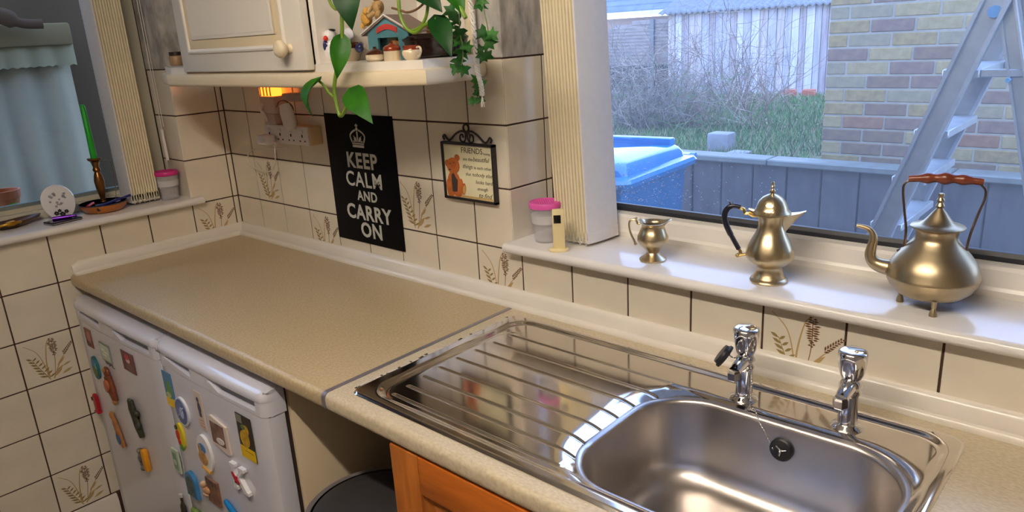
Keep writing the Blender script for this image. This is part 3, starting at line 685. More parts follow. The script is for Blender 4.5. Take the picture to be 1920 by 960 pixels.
for i in range(16): fl(rr.uniform(-.022, .022), rr.uniform(.038, .086), rr.uniform(.003, .005), 4)
b.build('flower_print', [mat('black_ink', (26, 26, 32), .5), mat('grey_ink', (150, 150, 160), .5)], pb, local=True, smooth=0)
b = MB(); b.M = Matrix.Translation((-.012, 0, 0)) @ Matrix.Rotation(math.radians(-14), 4, 'Y'); b.prism([(-.012, 0), (.012, 0), (0, .06)], -.002, 0, ax=0); b.build('easel_back', mat('white_china', (0, 0, 0)), PL, local=True)
SL = thing('card_case', (-.030, -.560, SZ), 'flat black slab with a silver edge in front of the oval plaque', 'case', rz=math.radians(10))
b = MB(); b.box(-.024, .030, -.045, .045, 0, .009, .002); b.build('case_body', mat('black_lacquer', (24, 22, 40), .12), SL, local=True)
b = MB(); b.box(-.0245, .0306, -.0456, .0456, .003, .0055); b.build('silver_edge', mat('silver_trim', (190, 188, 186), .25, 1.0), SL, local=True)
b = MB(); b.tube([(-.035, -.585, SZ + .0145), (-.020, -.535, SZ + .0145)], .0055, 12); b.tube([(-.020, -.535, SZ + .0145), (-.016, -.522, SZ + .0145)], .004, 12); bit('lipstick', 'shiny purple tube lying on the black slab', 'tube', b, mat('purple_foil', (92, 30, 150), .2, .6))
LD = thing('leaf_dish', (-.10, -.675, SZ), 'long dark brown leaf-shaped dish at the far left of the sill', 'dish', rz=math.radians(14))
b = MB(); vs = []; n = 16
for k, (s, z) in enumerate(((.55, 0), (1, .014), (1.05, .020), (.96, .018), (.5, .005))):
    for j in range(n):
        t = 2 * PI * j / n; wv = abs(math.sin(t)) ** 1.3 * (1 if math.sin(t) > 0 else -1); vs.append((s * .030 * wv, s * .085 * math.cos(t), z + .004 * abs(math.cos(t))))
b.add(vs, [(i * n + j, i * n + (j + 1) % n, (i + 1) * n + (j + 1) % n, (i + 1) * n + j) for i in range(4) for j in range(n)] + [tuple(range(n)), tuple(4 * n + j for j in range(n))])
b.build('dish_shell', mat('dark_bronze_wood', (62, 40, 24), .35, col2=(96, 64, 34), scale=30), LD, local=True)
b = MB(); b.tube(spline([(.026, -.07, .016), (.036, -.03, .020), (.031, .01, .018)], 5), [.004] * 5 + [.008] * 3 + [.004] * 3, 8); bit2 = b.build('golden_edge', mat('old_gold', (176, 130, 36), .3, .8), LD, local=True)
# ------------------------------------------------------------------ wall sign and plaque
M_silver = mat('silver_lettering', (196, 196, 188), .5)
ps = thing('wall_sign', (.76, -.001, .978), 'black tin wall sign with crown and silver KEEP CALM lettering', 'sign')
b = MB(); b.box(.604, .916, -.0035, -.0005, .978, 1.354, .0006); b.build('panel', mat('black_tin', (7, 6, 9), .6, spec=.12), ps)
cxp = .762
for s_, zz, sz_, xo, bd in (('KEEP', 1.2035, .061, .0, .0017), ('CALM', 1.1485, .061, .0, .0009), ('AND', 1.108, .040, .008, .0011), ('CARRY', 1.050, .061, .004, .0017), ('ON', .9985, .061, .010, .0017)):
    text(s_, sz_, M_silver, 'lettering', ps, Vector((cxp + xo, -.0037, zz)) - ORG[ps.name], bold=bd, align='CENTER', sx=1.0, extrude=.0003, spacing=1.10)
b = MB(); cz = 1.262; k = .00098; cx0 = cxp - .006
def cr_pr(poly): b.prism([(cx0 + x * k, cz + z * k) for x, z in poly], -.0042, -.0034, ax=1)
cr_pr([(-26, 0), (26, 0), (27, 7), (-27, 7)]); cr_pr([(-27, 9), (27, 9), (28, 13), (-28, 13)])
for sx_ in (-1, 1):
    pts = [(-27 * sx_, 15), (-34 * sx_, 32), (-24 * sx_, 43), (-8 * sx_, 50)]
    q = spline([(x, 0, z) for x, z in pts], 5)
    for i in range(len(q) - 1):
        d_ = (q[i + 1] - q[i]).normalized(); nn = Vector((-d_.z, 0, d_.x)) * 2.6
        cr_pr([((q[i] + nn).x, (q[i] + nn).z), ((q[i + 1] + nn).x, (q[i + 1] + nn).z), ((q[i + 1] - nn).x, (q[i + 1] - nn).z), ((q[i] - nn).x, (q[i] - nn).z)])
    cr_pr([(sx_ * 10, 15), (sx_ * 18, 26), (sx_ * 14, 27), (sx_ * 20, 34), (sx_ * 8, 28), (sx_ * 5, 18)])
cr_pr([(-3, 15), (3, 15), (3, 46), (-3, 46)]); cr_pr([(-6, 52), (-3, 48), (3, 48), (6, 52), (3, 57), (-3, 57)]); cr_pr([(-2, 57), (2, 57), (2, 68), (-2, 68)]); cr_pr([(-6, 61), (6, 61), (6, 65), (-6, 65)])
for xx_ in (-18, 0, 18): cr_pr([(xx_ - 5, 15), (xx_, 21), (xx_ + 5, 15)])
b.build('crown', M_silver, ps, smooth=0)
pq = thing('wall_plaque', (1.20, -.001, 1.157), 'small framed FRIENDS plaque with teddy bear and scroll iron hanger', 'plaque')
X0, X1, PZ0, PZ1 = 1.111, 1.289, 1.157, 1.300
M_iron = mat('dark_iron', (34, 28, 28), .5)
b = MB(); fw = .0055
for a in ((X0, X1, PZ0, PZ0 + fw), (X0, X1, PZ1 - fw, PZ1), (X0, X0 + fw, PZ0, PZ1), (X1 - fw, X1, PZ0, PZ1)): b.box(a[0], a[1], -.014, -.001, a[2], a[3])
b.build('frame', M_iron, pq, smooth=0)
MB().box(X0 + fw - .001, X1 - fw + .001, -.0095, -.002, PZ0 + fw - .001, PZ1 - fw + .001).build('picture', mat('cream_print', (232, 224, 190), .35, var=.05, scale=18), pq, smooth=0)
b = MB(); cx = 1.2; zt = PZ1
def sc(pts, r=.0026): b.tube(spline([(cx + x, -.008, zt + z) for x, z in pts], 6), r, 6)
sc([(.009 * math.sin(t), .036 + .009 * math.cos(t)) for t in [i * PI / 4 for i in range(9)]], .0024)
for s_ in (-1, 1):
    sc([(s_ * .079, .004), (s_ * .083, .012), (s_ * .077, .016), (s_ * .072, .010), (s_ * .060, .004), (s_ * .038, .020), (s_ * .018, .028), (s_ * .004, .026)])
    sc([(s_ * .003, .026), (s_ * .004, .010), (s_ * .012, .002), (s_ * .022, .006), (s_ * .022, .017), (s_ * .014, .020), (s_ * .011, .012)], .0021)
b.build('scroll_hanger', M_iron, pq)
M_ink = mat('brown_ink', (70, 60, 46), .6)
def ptxt(s_, x, z, size, sh=0.0, bold=0.0): text(s_, size, M_ink, 'lettering', pq, Vector((x, -.0097, z)) - ORG[pq.name], shear=sh, extrude=.00015, sx=1.0, bold=bold)
ptxt('FRIENDS', 1.178, 1.2755, .0195); ptxt('having', 1.2545, 1.2745, .0085)
ptxt('see the', 1.183, 1.257, .0115); ptxt('beautiful', 1.2175, 1.257, .0155, .3)
ptxt('things', 1.180, 1.238, .0145, .3); ptxt('in each other', 1.219, 1.238, .0110)
ptxt('that', 1.189, 1.220, .0115, .2); ptxt('nobody else', 1.211, 1.220, .0138, .3)
ptxt('looks hard', 1.222, 1.2025, .0130, .2); ptxt('enough', 1.226, 1.1865, .0120, .2); ptxt('to find', 1.229, 1.169, .0165, .35)
b = MB()
def disc(cx, cz_, rx, rz_, y0, y1, n=16, rot=0): b.prism([(cx + rx * math.cos(t) * math.cos(rot) - rz_ * math.sin(t) * math.sin(rot), cz_ + rx * math.cos(t) * math.sin(rot) + rz_ * math.sin(t) * math.cos(rot)) for t in [2 * PI * i / n for i in range(n)]], y0, y1, ax=1)
b.mi = 0
disc(1.146, 1.198, .023, .030, -.0104, -.0094); disc(1.1275, 1.185, .009, .022, -.0107, -.0094, rot=.1); disc(1.166, 1.187, .010, .024, -.0107, -.0094, rot=-.25); disc(1.179, 1.185, .0075, .015, -.0105, -.0094, rot=-.2)
disc(1.133, 1.171, .012, .009, -.0110, -.0094); disc(1.159, 1.171, .012, .008, -.0110, -.0094)
disc(1.147, 1.241, .0225, .0205, -.0110, -.0094, rot=.2); disc(1.127, 1.246, .009, .009, -.0106, -.0094); disc(1.163, 1.262, .009, .0085, -.0106, -.0094); disc(1.139, 1.2335, .010, .0085, -.0116, -.0094)
b.mi = 1
disc(1.136, 1.231, .0035, .0022, -.0121, -.0094, 8); disc(1.138, 1.2455, .0016, .0018, -.0115, -.0094, 8); disc(1.151, 1.249, .0016, .0018, -.0115, -.0094, 8)
b.prism([(1.140, 1.219), (1.147, 1.222), (1.152, 1.214), (1.160, 1.205), (1.156, 1.176), (1.140, 1.175), (1.139, 1.198)], -.0112, -.0094, ax=1)
b.mi = 2
disc(1.181, 1.184, .0045, .011, -.0110, -.0094, rot=-.2); b.box(X0 + .010, X1 - .012, -.0100, -.0094, 1.1655, 1.1685); b.box(X0 + .010, X1 - .008, -.0100, -.0094, 1.1635, 1.1645)
b.build('bear_print', [mat('bear_orange', (190, 104, 48), .5, var=.15, scale=60), mat('dark_waistcoat', (60, 50, 50), .5), mat('tan_print_paint', (206, 170, 96), .5)], pq, smooth=0)

# ------------------------------------------------------------------ sockets, plugs, night light
M_plw = mat('white_socket_plastic', (224, 216, 212), .35)
M_plb = mat('yellowed_plastic', (206, 176, 132), .45)
sk = thing('socket_strip', (.44, -.0005, 1.262), 'white four-way wall socket block with a yellowed end', 'socket')
b = MB(); b.box(.335, .580, -.042, -.0005, 1.262, 1.316, .003); b.build('back_box', M_plb, sk)
b = MB(); b.box(.333, .575, -.047, -.041, 1.261, 1.317, .002); fpn = b.build('face_plate', M_plw, sk)
for i in range(4):
    x = .362 + .0605 * i
    b = MB(); b.box(x - .008, x + .008, -.050, -.046, 1.297, 1.307, .001); b.build('switch', M_plw, fpn)
    b = MB(); b.box(x - .0035, x + .0035, -.0475, -.0468, 1.285, 1.2935); b.box(x - .016, x - .009, -.0475, -.0468, 1.272, 1.276); b.box(x + .009, x + .016, -.0475, -.0468, 1.272, 1.276); b.build('pin_holes', mat('dark_slot', (56, 44, 40), .8), fpn, smooth=0)
chg = thing('phone_charger', (.372, -.048, 1.262), 'small white cube charger with a looped white cable', 'charger')
b = MB(); b.box(.345, .398, -.086, -.048, 1.259, 1.288, .005); b.build('charger_cube', M_plw, chg)
yc = -.066
def PX(px, py, y=yc): return at(px, py, 1, y)
b = MB(); b.tube([PX(516, 266), PX(515, 274)], .006, 10); b.build('usb_plug', M_plw, chg)
b = MB(); b.tube(spline([PX(515, 272), PX(516, 286), PX(516, 300, -.05), PX(511, 318, -.03), PX(497, 322, -.02), PX(476, 314, -.012), PX(465, 299, -.012), PX(469, 284, -.02), PX(490, 278, -.035), PX(515, 279, -.05), PX(540, 276, -.045)], 6), .0021, 7); b.build('cable', mat('white_cable', (228, 216, 206), .5), chg)
adp = thing('plug_adapter', (.45, -.048, 1.30), 'tall white plug-in adapter leaning above the socket block', 'adapter')
b = MB(); A_ = PX(533, 196, -.085); B_ = PX(548, 245, -.085)
b.tube([A_, A_.lerp(B_, .3), A_.lerp(B_, .75), B_], [.017, .023, .023, .015], 12, flat=.8); b.build('adapter_body', M_plw, adp)
p0 = PX(521, 176, -.06); p1 = PX(550, 192, -.06)
b = MB(); b.box(p0.x, p1.x, -.05, -.012, p1.z, p0.z, .004); b.build('adapter_block', mat('greyish_plastic', (186, 166, 154), .45), adp)
b = MB(); b.tube(spline([PX(519, 200, -.06), PX(524, 190, -.07), PX(536, 190, -.07), PX(549, 202, -.05), PX(548, 225, -.03)], 5), .0022, 6); b.build('lead', mat('brown_lead', (120, 84, 64), .5), adp)
nl = thing('night_light', (.38, -.03, 1.345), 'plug-in night light glowing orange under the cupboard', 'night light')
p0 = PX(487, 180, -.045); p1 = PX(519, 214, -.045)
b = MB(); b.box(p0.x, p1.x, -.05, -.004, p1.z, p0.z, .005); b.build('lamp_body', mat('pale_grey_plastic', (196, 178, 164), .45), nl)
b = MB(); q0 = PX(519, 198, -.046); b.box(p0.x + .015, p1.x - .006, -.05, -.008, 1.317, p1.z + .001, .003); b.build('plug_neck', MATS['greyish_plastic'], nl)
e0 = PX(485, 163, -.045); e1 = PX(512, 180, -.045)
M_glow = mat('orange_glow', (255, 120, 40), .4, emit=(255, 124, 36), es=2.2)
b = MB(); b.box(e0.x, e1.x, -.047, -.012, e1.z - .001, e0.z, .004); b.build('glowing_lens', M_glow, nl)
b = MB()
for i in range(4): x = e0.x + (e1.x - e0.x) * (i + .5) / 4; b.box(x - .0022, x + .0022, -.0485, -.0465, e1.z, e0.z)
b.build('lens_ribs', mat('orange_ribs', (190, 80, 40), .5), nl, smooth=0)
b = MB(); b.tube(spline([PX(492, 196, -.052), PX(490, 206, -.052), PX(498, 218, -.052), PX(503, 228, -.052)], 4), .006, 8); b.build('white_edge_lead', M_plw, nl)

# ------------------------------------------------------------------ wall cupboard with open end shelves
PZ, SHZ = 1.458, 1.508
cb = thing('wall_cupboard', (.745, -.001, PZ), 'cream wall cupboard with panelled door and open end shelves', 'cupboard')
CT = 2.16
b = MB(); b.box(.447, .463, -.300, -.001, 1.490, CT); b.box(1.046, 1.062, -.300, -.001, 1.490, CT); b.box(.463, 1.046, -.300, -.001, 1.490, 1.506); b.box(.463, 1.046, -.300, -.001, CT - .016, CT); b.box(.463, 1.046, -.008, -.001, 1.506, CT - .016)
b.build('carcass', M_cup, cb, smooth=0)
RS = [(1.062, -.312), (1.160, -.312), (1.335, -.245), (1.335, -.10), (1.262, -.001), (1.062, -.001)]
LS = [(.447, -.312), (.350, -.312), (.160, -.245), (.152, -.10), (.20, -.001), (.447, -.001)]
for P_, nm in ((RS, 'r'), (LS, 'l')):
    b = MB(); b.prism(P_, 1.490, SHZ); b.build('shelf_board', M_cup, cb, smooth=0)
    b = MB(); b.prism([(x, min(y + .012, -.001)) for x, y in P_], 1.835, 1.851); b.build('shelf_board', M_cup, cb, smooth=0)
    b = MB(); b.prism([(x, min(y + .012, -.001)) for x, y in P_], CT - .016, CT); b.build('shelf_board', M_cup, cb, smooth=0)
b = MB(); b.box(1.062, 1.250, -.008, -.001, SHZ, CT - .016); b.build('back_board', M_cup, cb, smooth=0)
b = MB(); b.box(.20, .447, -.008, -.001, SHZ + .33, CT - .016); b.build('back_board', M_cup, cb, smooth=0)
b = MB(); b.tube([(1.252, -.02, SHZ), (1.252, -.02, 1.835)], .013, 14); b.build('corner_post', M_pel, cb)
# door
b = MB(); b.box(.449, 1.044, -.322, -.302, 1.4955, CT - .004, .003); dr = b.build('door', M_cup, cb)
b = MB(); x0, x1, z0, z1 = .512, .962, 1.5525, CT - .062
def frame_loft(x0, x1, z0, z1, secs, m, name, par):
    b = MB(); vs = []
    for o_, y in secs: vs += [(x0 + o_, y, z0 + o_), (x1 - o_, y, z0 + o_), (x1 - o_, y, z1 - o_), (x0 + o_, y, z1 - o_)]
    n = len(secs)
    b.add(vs, [(i * 4 + j, i * 4 + (j + 1) % 4, i * 4 + 4 + (j + 1) % 4, i * 4 + 4 + j) for i in range(n - 1) for j in range(4)] + [tuple((n - 1) * 4 + j for j in range(4))])
    return b.build(name, m, par, smooth=25)
frame_loft(x0 - .012, x1 + .012, z0 - .012, z1 + .012, [(0, -.3222), (.002, -.3262), (.006, -.3275), (.010, -.3262), (.012, -.3226)], M_cup, 'bead_moulding', dr)
frame_loft(x0, x1, z0, z1, [(0, -.3224), (.001, -.3228), (.020, -.3232), (.022, -.3236), (.030, -.3262), (.034, -.3268)], mat('warm_cream_paint', (224, 206, 172), .4), 'raised_panel', dr)
frame_loft(x0 + .024, x1 - .024, z0 + .024, z1 - .024, [(0, -.3266), (.006, -.3272), (.008, -.3282)], M_cup, 'panel_field', dr)
b = MB(); b.M = Matrix.Translation((.986, -.3225, 1.543)) @ Matrix.Rotation(PI / 2, 4, 'X')
b.lathe([(.012, 0), (.009, .004), (.008, .010), (.014, .014), (.019, .021), (.0195, .026), (.016, .032), (.008, .035), (.0001, .0355)], n=24); b.build('knob', M_pel, dr)
# pelmet below
PL_ = [(1.275, -.002), (1.348, -.10), (1.349, -.252), (1.163, -.326), (.347, -.326), (.148, -.255), (.140, -.10), (.19, -.002)]
PI_ = [(1.25, -.002), (1.328, -.105), (1.329, -.238), (1.158, -.306), (.352, -.306), (.168, -.242), (.160, -.105), (.21, -.002)]
def pel(i0, i1):
    b = MB(); prf = [(0, 0), (.12, .0), (1, 0)]
    vs = []
    for i in (i0, i1):
        o_ = Vector(PL_[i]); q = Vector(PI_[i]); d_ = (o_ - q)
        for f, z in ((0, PZ), (.75, PZ), (.95, PZ + .003), (1, PZ + .008), (1, PZ + .024), (.9, PZ + .030), (.55, PZ + .0325), (0, PZ + .0325)):
            p = q + d_ * f; vs.append((p.x, p.y, z))
    n = 8
    b.add(vs, [(j, (j + 1) % n, n + (j + 1) % n, n + j) for j in range(n)] + [tuple(range(n)), tuple(range(n, 2 * n))])
    b.build('pelmet', M_pel, cb, smooth=50)
for i in range(7): pel(i, i + 1)

# ------------------------------------------------------------------ ornaments on the open shelf
M_potc = mat('cream_glaze', (226, 208, 176), .15, coat=.4); M_potb = mat('brown_glaze', (74, 32, 18), .12, coat=.5); M_potr = mat('red_brown_glaze', (132, 52, 26), .15, coat=.4)
def lidpot(px, y, r, h, label, hd, cyl=False):
    p = at(px, 108, 1, y); t = thing('miniature_pot', (p.x, y, SHZ), label, 'pot', 'miniature brown and cream pots on the shelf')
    if cyl: body = [(.0001, 0), (r * .92, 0), (r, .002), (r * .96, h * .5), (r * .98, h * .52)]; top = [(r * .98, h * .52), (r * 1.02, h * .56), (r * .95, h * .72), (r * .75, h * .8), (r * .3, h * .86), (r * .14, h * .92), (r * .18, h), (.0001, h * 1.02)]
    else: body = [(.0001, 0), (r * .7, 0), (r * .95, h * .12), (r, h * .3), (r * .97, h * .46)]; top = [(r * .97, h * .46), (r * 1.03, h * .48), (r * .9, h * .62), (r * .5, h * .78), (r * .22, h * .84), (r * .16, h * .9), (r * .2, h * .97), (.0001, h)]
    b = MB(); b.lathe(body, n=24); b.build('pot_body', M_potc, t, local=True)
    b = MB(); b.lathe(top, n=24); b.build('pot_lid', M_potb if not cyl else M_potr, t, local=True)
    if hd:
        b = MB(); b.tube(spline([(r * .9 * hd, 0, h * .42), (r * 1.45 * hd, 0, h * .4), (r * 1.4 * hd, 0, h * .2), (r * .95 * hd, 0, h * .14)], 5), r * .12, 6); b.build('handle', M_potc, t, local=True)
    return t
lidpot(704, -.262, .0205, .030, 'squat cream pot with dark brown pointed lid in front of the kennel', 0)
lidpot(736, -.254, .0180, .038, 'upright cream pot with red-brown domed lid in front of the kennel door', 0, True)
p = at(773, 108, 1, -.236); t = thing('miniature_jug', (p.x, -.236, SHZ), 'little cream jug with brown rim and loop handle in front of the casserole', 'jug', 'miniature brown and cream pots on the shelf')
b = MB(); b.lathe([(.0001, 0), (.016, 0), (.022, .006), (.0265, .018), (.026, .026), (.0235, .030)], n=24); b.build('jug_body', M_potc, t, local=True)
b = MB(); b.lathe([(.0235, .030), (.022, .034), (.0225, .041), (.0235, .043), (.0215, .043), (.020, .036), (.0001, .03)], n=24); b.build('brown_rim', M_potr, t, local=True)
b = MB(); b.tube(spline([(.021, 0, .036), (.033, 0, .037), (.037, 0, .026), (.031, 0, .013), (.024, 0, .011)], 5), .0032, 8); b.build('handle', M_potc, t, local=True); t.scale = (.76, .76, .66)
p = at(811, 85, 1, -.135); t = thing('casserole', (p.x, -.135, SHZ), 'dark brown oval casserole with ribbed lid and round knob', 'casserole')
M_dark = mat('dark_brown_glaze', (28, 13, 9), .2, var=.15, scale=20, coat=.2)
b = MB(); b.lathe([(.0001, 0), (.060, 0), (.072, .005), (.080, .022), (.081, .034), (.083, .037)], n=36, sx=1.08, sy=.8); b.build('dish_body', M_dark, t, local=True)
b = MB(); b.lathe([(.083, .037), (.084, .040), (.079, .043), (.077, .046), (.072, .047), (.070, .050), (.045, .054), (.015, .055), (.0001, .055)], n=36, sx=1.08, sy=.8); l_ = b.build('dish_lid', M_dark, t, local=True)
b = MB(); b.lathe([(.007, .0545), (.006, .058), (.0115, .062), (.0125, .067), (.009, .073), (.0001, .075)], n=16); b.M = None; b.build('lid_knob', mat('tan_knob', (150, 88, 40), .3), l_, local=True)
# bird china + brown bowl behind the pothos
p = at(623, 100, 1, -.268); t = thing('china_bird', (p.x, -.268, SHZ), 'white and blue china bird with a red spot behind the hanging leaf', 'ornament')
b = MB(); b.mi = 0; b.ball((0, 0, .030), .022, 14, 10, (.95, .8, 1.25)); b.ball((.002, -.004, .056), .014, 12, 8); b.mi = 1; b.ball((-.004, -.010, .036), .016, 12, 8, (.9, .6, .9)); b.ball((-.024, 0, .022), .012, 10, 8, (1.4, .6, .8)); b.mi = 2; b.ball((.006, -.0165, .052), .0058, 10, 6); b.mi = 3; b.ball((.004, .002, .068), .009, 10, 6, (1.2, 1, .4)); b.mi = 0; b.ball((-.016, 0, .008), .014, 10, 6, (1.2, .8, .6))
b.build('bird_body', [mat('white_porcelain', (226, 222, 222), .15, coat=.4), mat('navy_glaze', (42, 46, 92), .15), mat('red_spot', (204, 44, 26), .3), mat('black_cap', (30, 28, 30), .3)], t, local=True)
p = at(655, 100, 1, -.225); t = thing('miniature_bowl', (p.x, -.225, SHZ), 'brown-rimmed bowl with a small white spoon, partly behind the hanging leaf', 'bowl', 'miniature brown and cream pots on the shelf')
b = MB(); b.lathe([(.0001, 0), (.020, 0), (.024, .006), (.031, .020), (.033, .028)], n=24); b.build('bowl_body', mat('taupe_glaze', (170, 152, 126), .2), t, local=True)
b = MB(); b.lathe([(.033, .028), (.034, .036), (.031, .040), (.012, .042), (.0001, .044)], n=24); b.build('brown_top', M_potb, t, local=True)
b = MB(); b.ball((.044, -.004, .028), .012, 10, 8, (1, .7, .9)); b.build('blue_beak', MATS['navy_glaze'], t, local=True)
b = MB(); b.ball((.0, .004, .058), .02, 10, 8, (.9, .4, .7)); b.build('white_wing', mat('pale_china', (206, 206, 216), .2), t, local=True)
# kennel
p = at(731, 100, 1, -.205); kn = thing('toy_kennel', (p.x, -.205, SHZ), 'blue kennel ornament with grey roof and red name board', 'ornament', rz=math.radians(12))
M_blue = mat('teal_paint', (84, 140, 152), .5, var=.1, scale=40)
b = MB(); hw = .055; b.prism([(-hw, 0), (-.028, 0), (-.028, .046), (.028, .046), (.028, 0), (hw, 0), (hw, .060), (0, .090), (-hw, .060)], -.002, .004, ax=1); b.prism([(-hw, 0), (hw, 0), (hw, .060), (0, .090), (-hw, .060)], .034, .070, ax=1); b.box(-hw, -hw + .006, .004, .034, 0, .06); b.box(hw - .006, hw, .004, .034, 0, .06); b.build('kennel_walls', M_blue, kn, smooth=0, local=True)
b = MB(); b.box(-.028, .028, .030, .035, 0, .046); b.build('kennel_door', mat('pale_green_paint', (176, 186, 160), .6), kn, local=True, smooth=0)
for s_ in (-1, 1):
    b = MB(); b.prism([(0, .093), (s_ * (hw + .012), .0565), (s_ * (hw + .012), .0515), (0, .088)], -.008, .078, ax=1); b.build('roof_slab', mat('grey_roof_paint', (136, 116, 108), .6), kn, smooth=0, local=True)
    b = MB(); b.prism([(0, .0945), (s_ * (hw + .013), .0575), (s_ * (hw + .013), .0545), (0, .0915)], -.0095, -.0075, ax=1); b.build('roof_edge', mat('white_edge', (222, 216, 214), .5), kn, smooth=0, local=True)
b = MB(); N = 10; ar = [(-.027 + .054 * i / N, .066 + .008 * math.sin(PI * i / N)) for i in range(N + 1)]; b.prism(ar + [(x, z - .011) for x, z in reversed(ar)], -.0045, -.0015, ax=1); b.build('name_board', mat('red_board', (196, 66, 58), .5), kn, smooth=0, local=True)
# small bear on the kennel roof and a puppy in the doorway
p = at(706, 35, 1, -.19); zr = SHZ + .0945
br_ = thing('toy_bear', (p.x + .010, -.19, zr), 'small tan teddy bear figure sitting on the kennel roof', 'ornament')
M_tan = mat('tan_resin', (184, 148, 96), .6, var=.25, scale=60)
b = MB(); b.ball((0, 0, .016), .014, 12, 8, (1, .9, 1.1)); b.ball((.0, -.003, .040), .0125, 12, 8); b.ball((-.010, 0, .052), .0048, 8, 6); b.ball((.010, 0, .052), .0048, 8, 6); b.ball((0, -.014, .037), .0055, 8, 6)
b.tube([(-.010, -.002, .024), (-.020, -.010, .010), (-.021, -.014, .004)], [.005, .0045, .004], 8); b.tube([(.010, -.002, .024), (.018, -.012, .016)], [.005, .004], 8); b.tube([(-.007, -.006, .004), (-.014, -.022, -.004)], .0055, 8); b.tube([(.007, -.006, .004), (.018, -.020, -.006)], .0055, 8)
b.build('bear_body', M_tan, br_, local=True)
b = MB(); b.ball((-.0045, -.0135, .0435), .0016, 6, 5); b.ball((.0045, -.0135, .0435), .0016, 6, 5); b.ball((0, -.0192, .0385), .002, 6, 5); b.build('bear_face', mat('dark_resin', (40, 26, 20), .4), br_, local=True)
p = at(686, 28, 1, -.19)
cu = thing('toy_cub', (p.x + .004, -.192, SHZ + .075), 'yellow cub figure leaning on the left slope of the kennel roof', 'ornament')
b = MB(); b.ball((0, 0, .014), .014, 12, 8, (1, .9, 1.2)); b.ball((.010, -.006, .028), .009, 10, 8); b.tube([(-.006, 0, .012), (-.012, -.006, -.006)], .005, 8); b.tube([(.008, 0, .010), (.014, -.010, .008)], .005, 8); b.build('cub_body', mat('yellow_resin', (206, 156, 66), .6, var=.15, scale=60), cu, local=True)
p = at(735, 95, 1, -.2); pu = thing('toy_puppy', (p.x + .003, -.187, SHZ), 'tiny brown puppy figure in the kennel doorway', 'ornament')
b = MB(); b.ball((0, 0, .014), .014, 12, 8, (1, .9, 1)); b.ball((0, -.004, .031), .011, 12, 8); b.ball((-.010, -.002, .034), .005, 8, 6, (.6, .8, 1.3)); b.ball((.010, -.002, .034), .005, 8, 6, (.6, .8, 1.3)); b.build('puppy_body', mat('brown_resin', (150, 98, 50), .6, var=.3, scale=60), pu, local=True)
p = at(331, 112, 1, -.18); t = thing('spice_jar', (p.x, -.18, SHZ), 'tiny tan jar with a dark lid on the left end shelf', 'jar')
b = MB(); b.lathe([(.0001, 0), (.019, 0), (.0205, .003), (.0205, .026), (.017, .031)], n=20); b.build('jar_body', mat('tan_stoneware', (164, 132, 96), .4, var=.15, scale=40), t, local=True)
b = MB(); b.lathe([(.018, .030), (.0195, .031), (.0195, .041), (.0001, .042)], n=20); b.build('jar_lid', mat('dark_lid', (46, 32, 24), .4), t, local=True)

# ------------------------------------------------------------------ hanging plants
def leafmat(name, c1, c2):
    return mat(name, c1, .45, spec=.22, col2=c2, scale=22, bump=.1, bscale=30)
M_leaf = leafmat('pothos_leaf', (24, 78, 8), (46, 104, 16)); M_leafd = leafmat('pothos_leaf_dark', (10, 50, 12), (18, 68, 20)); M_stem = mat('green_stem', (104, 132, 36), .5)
M_ivy = mat('ivy_leaf', (18, 66, 16), .5, spec=.2, col2=(42, 96, 34), scale=70)
def heart(mb, base, tip, wid, normal, droop=.12, fold=.18, n=9):
    base = Vector(base); tip = Vector(tip); ax = tip - base; L = ax.length; ax.normalize()
    nrm = Vector(normal); nrm = (nrm - ax * nrm.dot(ax)).normalized(); sd = ax.cross(nrm)
    vs = []; cols = 5
    for i in range(n + 1):
        t = i / n; h = (math.sin(PI * min(1, t ** .62)) ** .9) * (1 - .25 * t) if 0 < t < 1 else 0
        hw = wid / 2 * h * 1.12
        for j in range(cols):
            s_ = (j / (cols - 1)) * 2 - 1
            p = base + ax * (L * t - (.10 * L * abs(s_) * (1 - t) ** 3 if t < .4 else 0)) + sd * (hw * s_) + nrm * (fold * hw * (abs(s_)) + droop * L * (math.sin(PI * t) - .25 * t))
            vs.append(p)
    fs = [(i * cols + j, i * cols + j + 1, (i + 1) * cols + j + 1, (i + 1) * cols + j) for i in range(n) for j in range(cols - 1)]
    # back skin for thickness
    nv = len(vs); vs2 = [p - nrm * .0006 for p in vs]
    mb.add(vs + vs2, fs + [tuple(nv + k for k in reversed(f)) for f in fs])
po = thing('pothos', (1.10, -.20, 1.851), 'trailing pothos with heart-shaped leaves hanging over the cupboard front', 'plant')
b = MB(); b.lathe([(.0001, 0), (.045, 0), (.062, .09), (.066, .092), (.066, .108), (.060, .108), (.058, .092), (.0001, .09)], (1.18, -.16, 1.852), 24); b.build('plant_pot', mat('terracotta_pot', (170, 96, 62), .8), po)
YP = -.348
def Q(px, py, y=YP): return at(px, py, 1, y)
def vine(name, pts, r, m=M_stem):
    b = MB(); b.tube(spline(pts, 6), r, 8); return b.build(name, m, po)
top = Vector((1.17, -.18, 1.955))
vine('stem', [top, Vector((1.17, -.27, 1.97)), Vector((Q(640, -60).x, -.335, 1.80)), Q(640, 0), Q(641, 30), Q(641, 70), Q(636, 100), Q(632, 125), Q(627, 160), Q(629, 184), Q(635, 211), Q(639, 217), Q(645, 210), Q(654, 186), Q(657, 173)], .0042)
vine('stem', [Q(600, -40), Q(615, -6), Q(621, 8), Q(629, 17), Q(637, 16), Q(640, 20)], .003)
def lf(px0, py0, px1, py1, wid, n, y0=YP, y1=YP, m=M_leaf, droop=.1, fold=.2):
    b = MB(); heart(b, Q(px0, py0, y0), Q(px1, py1, y1), wid, n, droop, fold); b.build('leaf', m, po, smooth=60)
cam_n = (.62, -.72, .25)
lf(648, -32, 660, 57, .054, cam_n, m=M_leafd, y1=YP - .01)
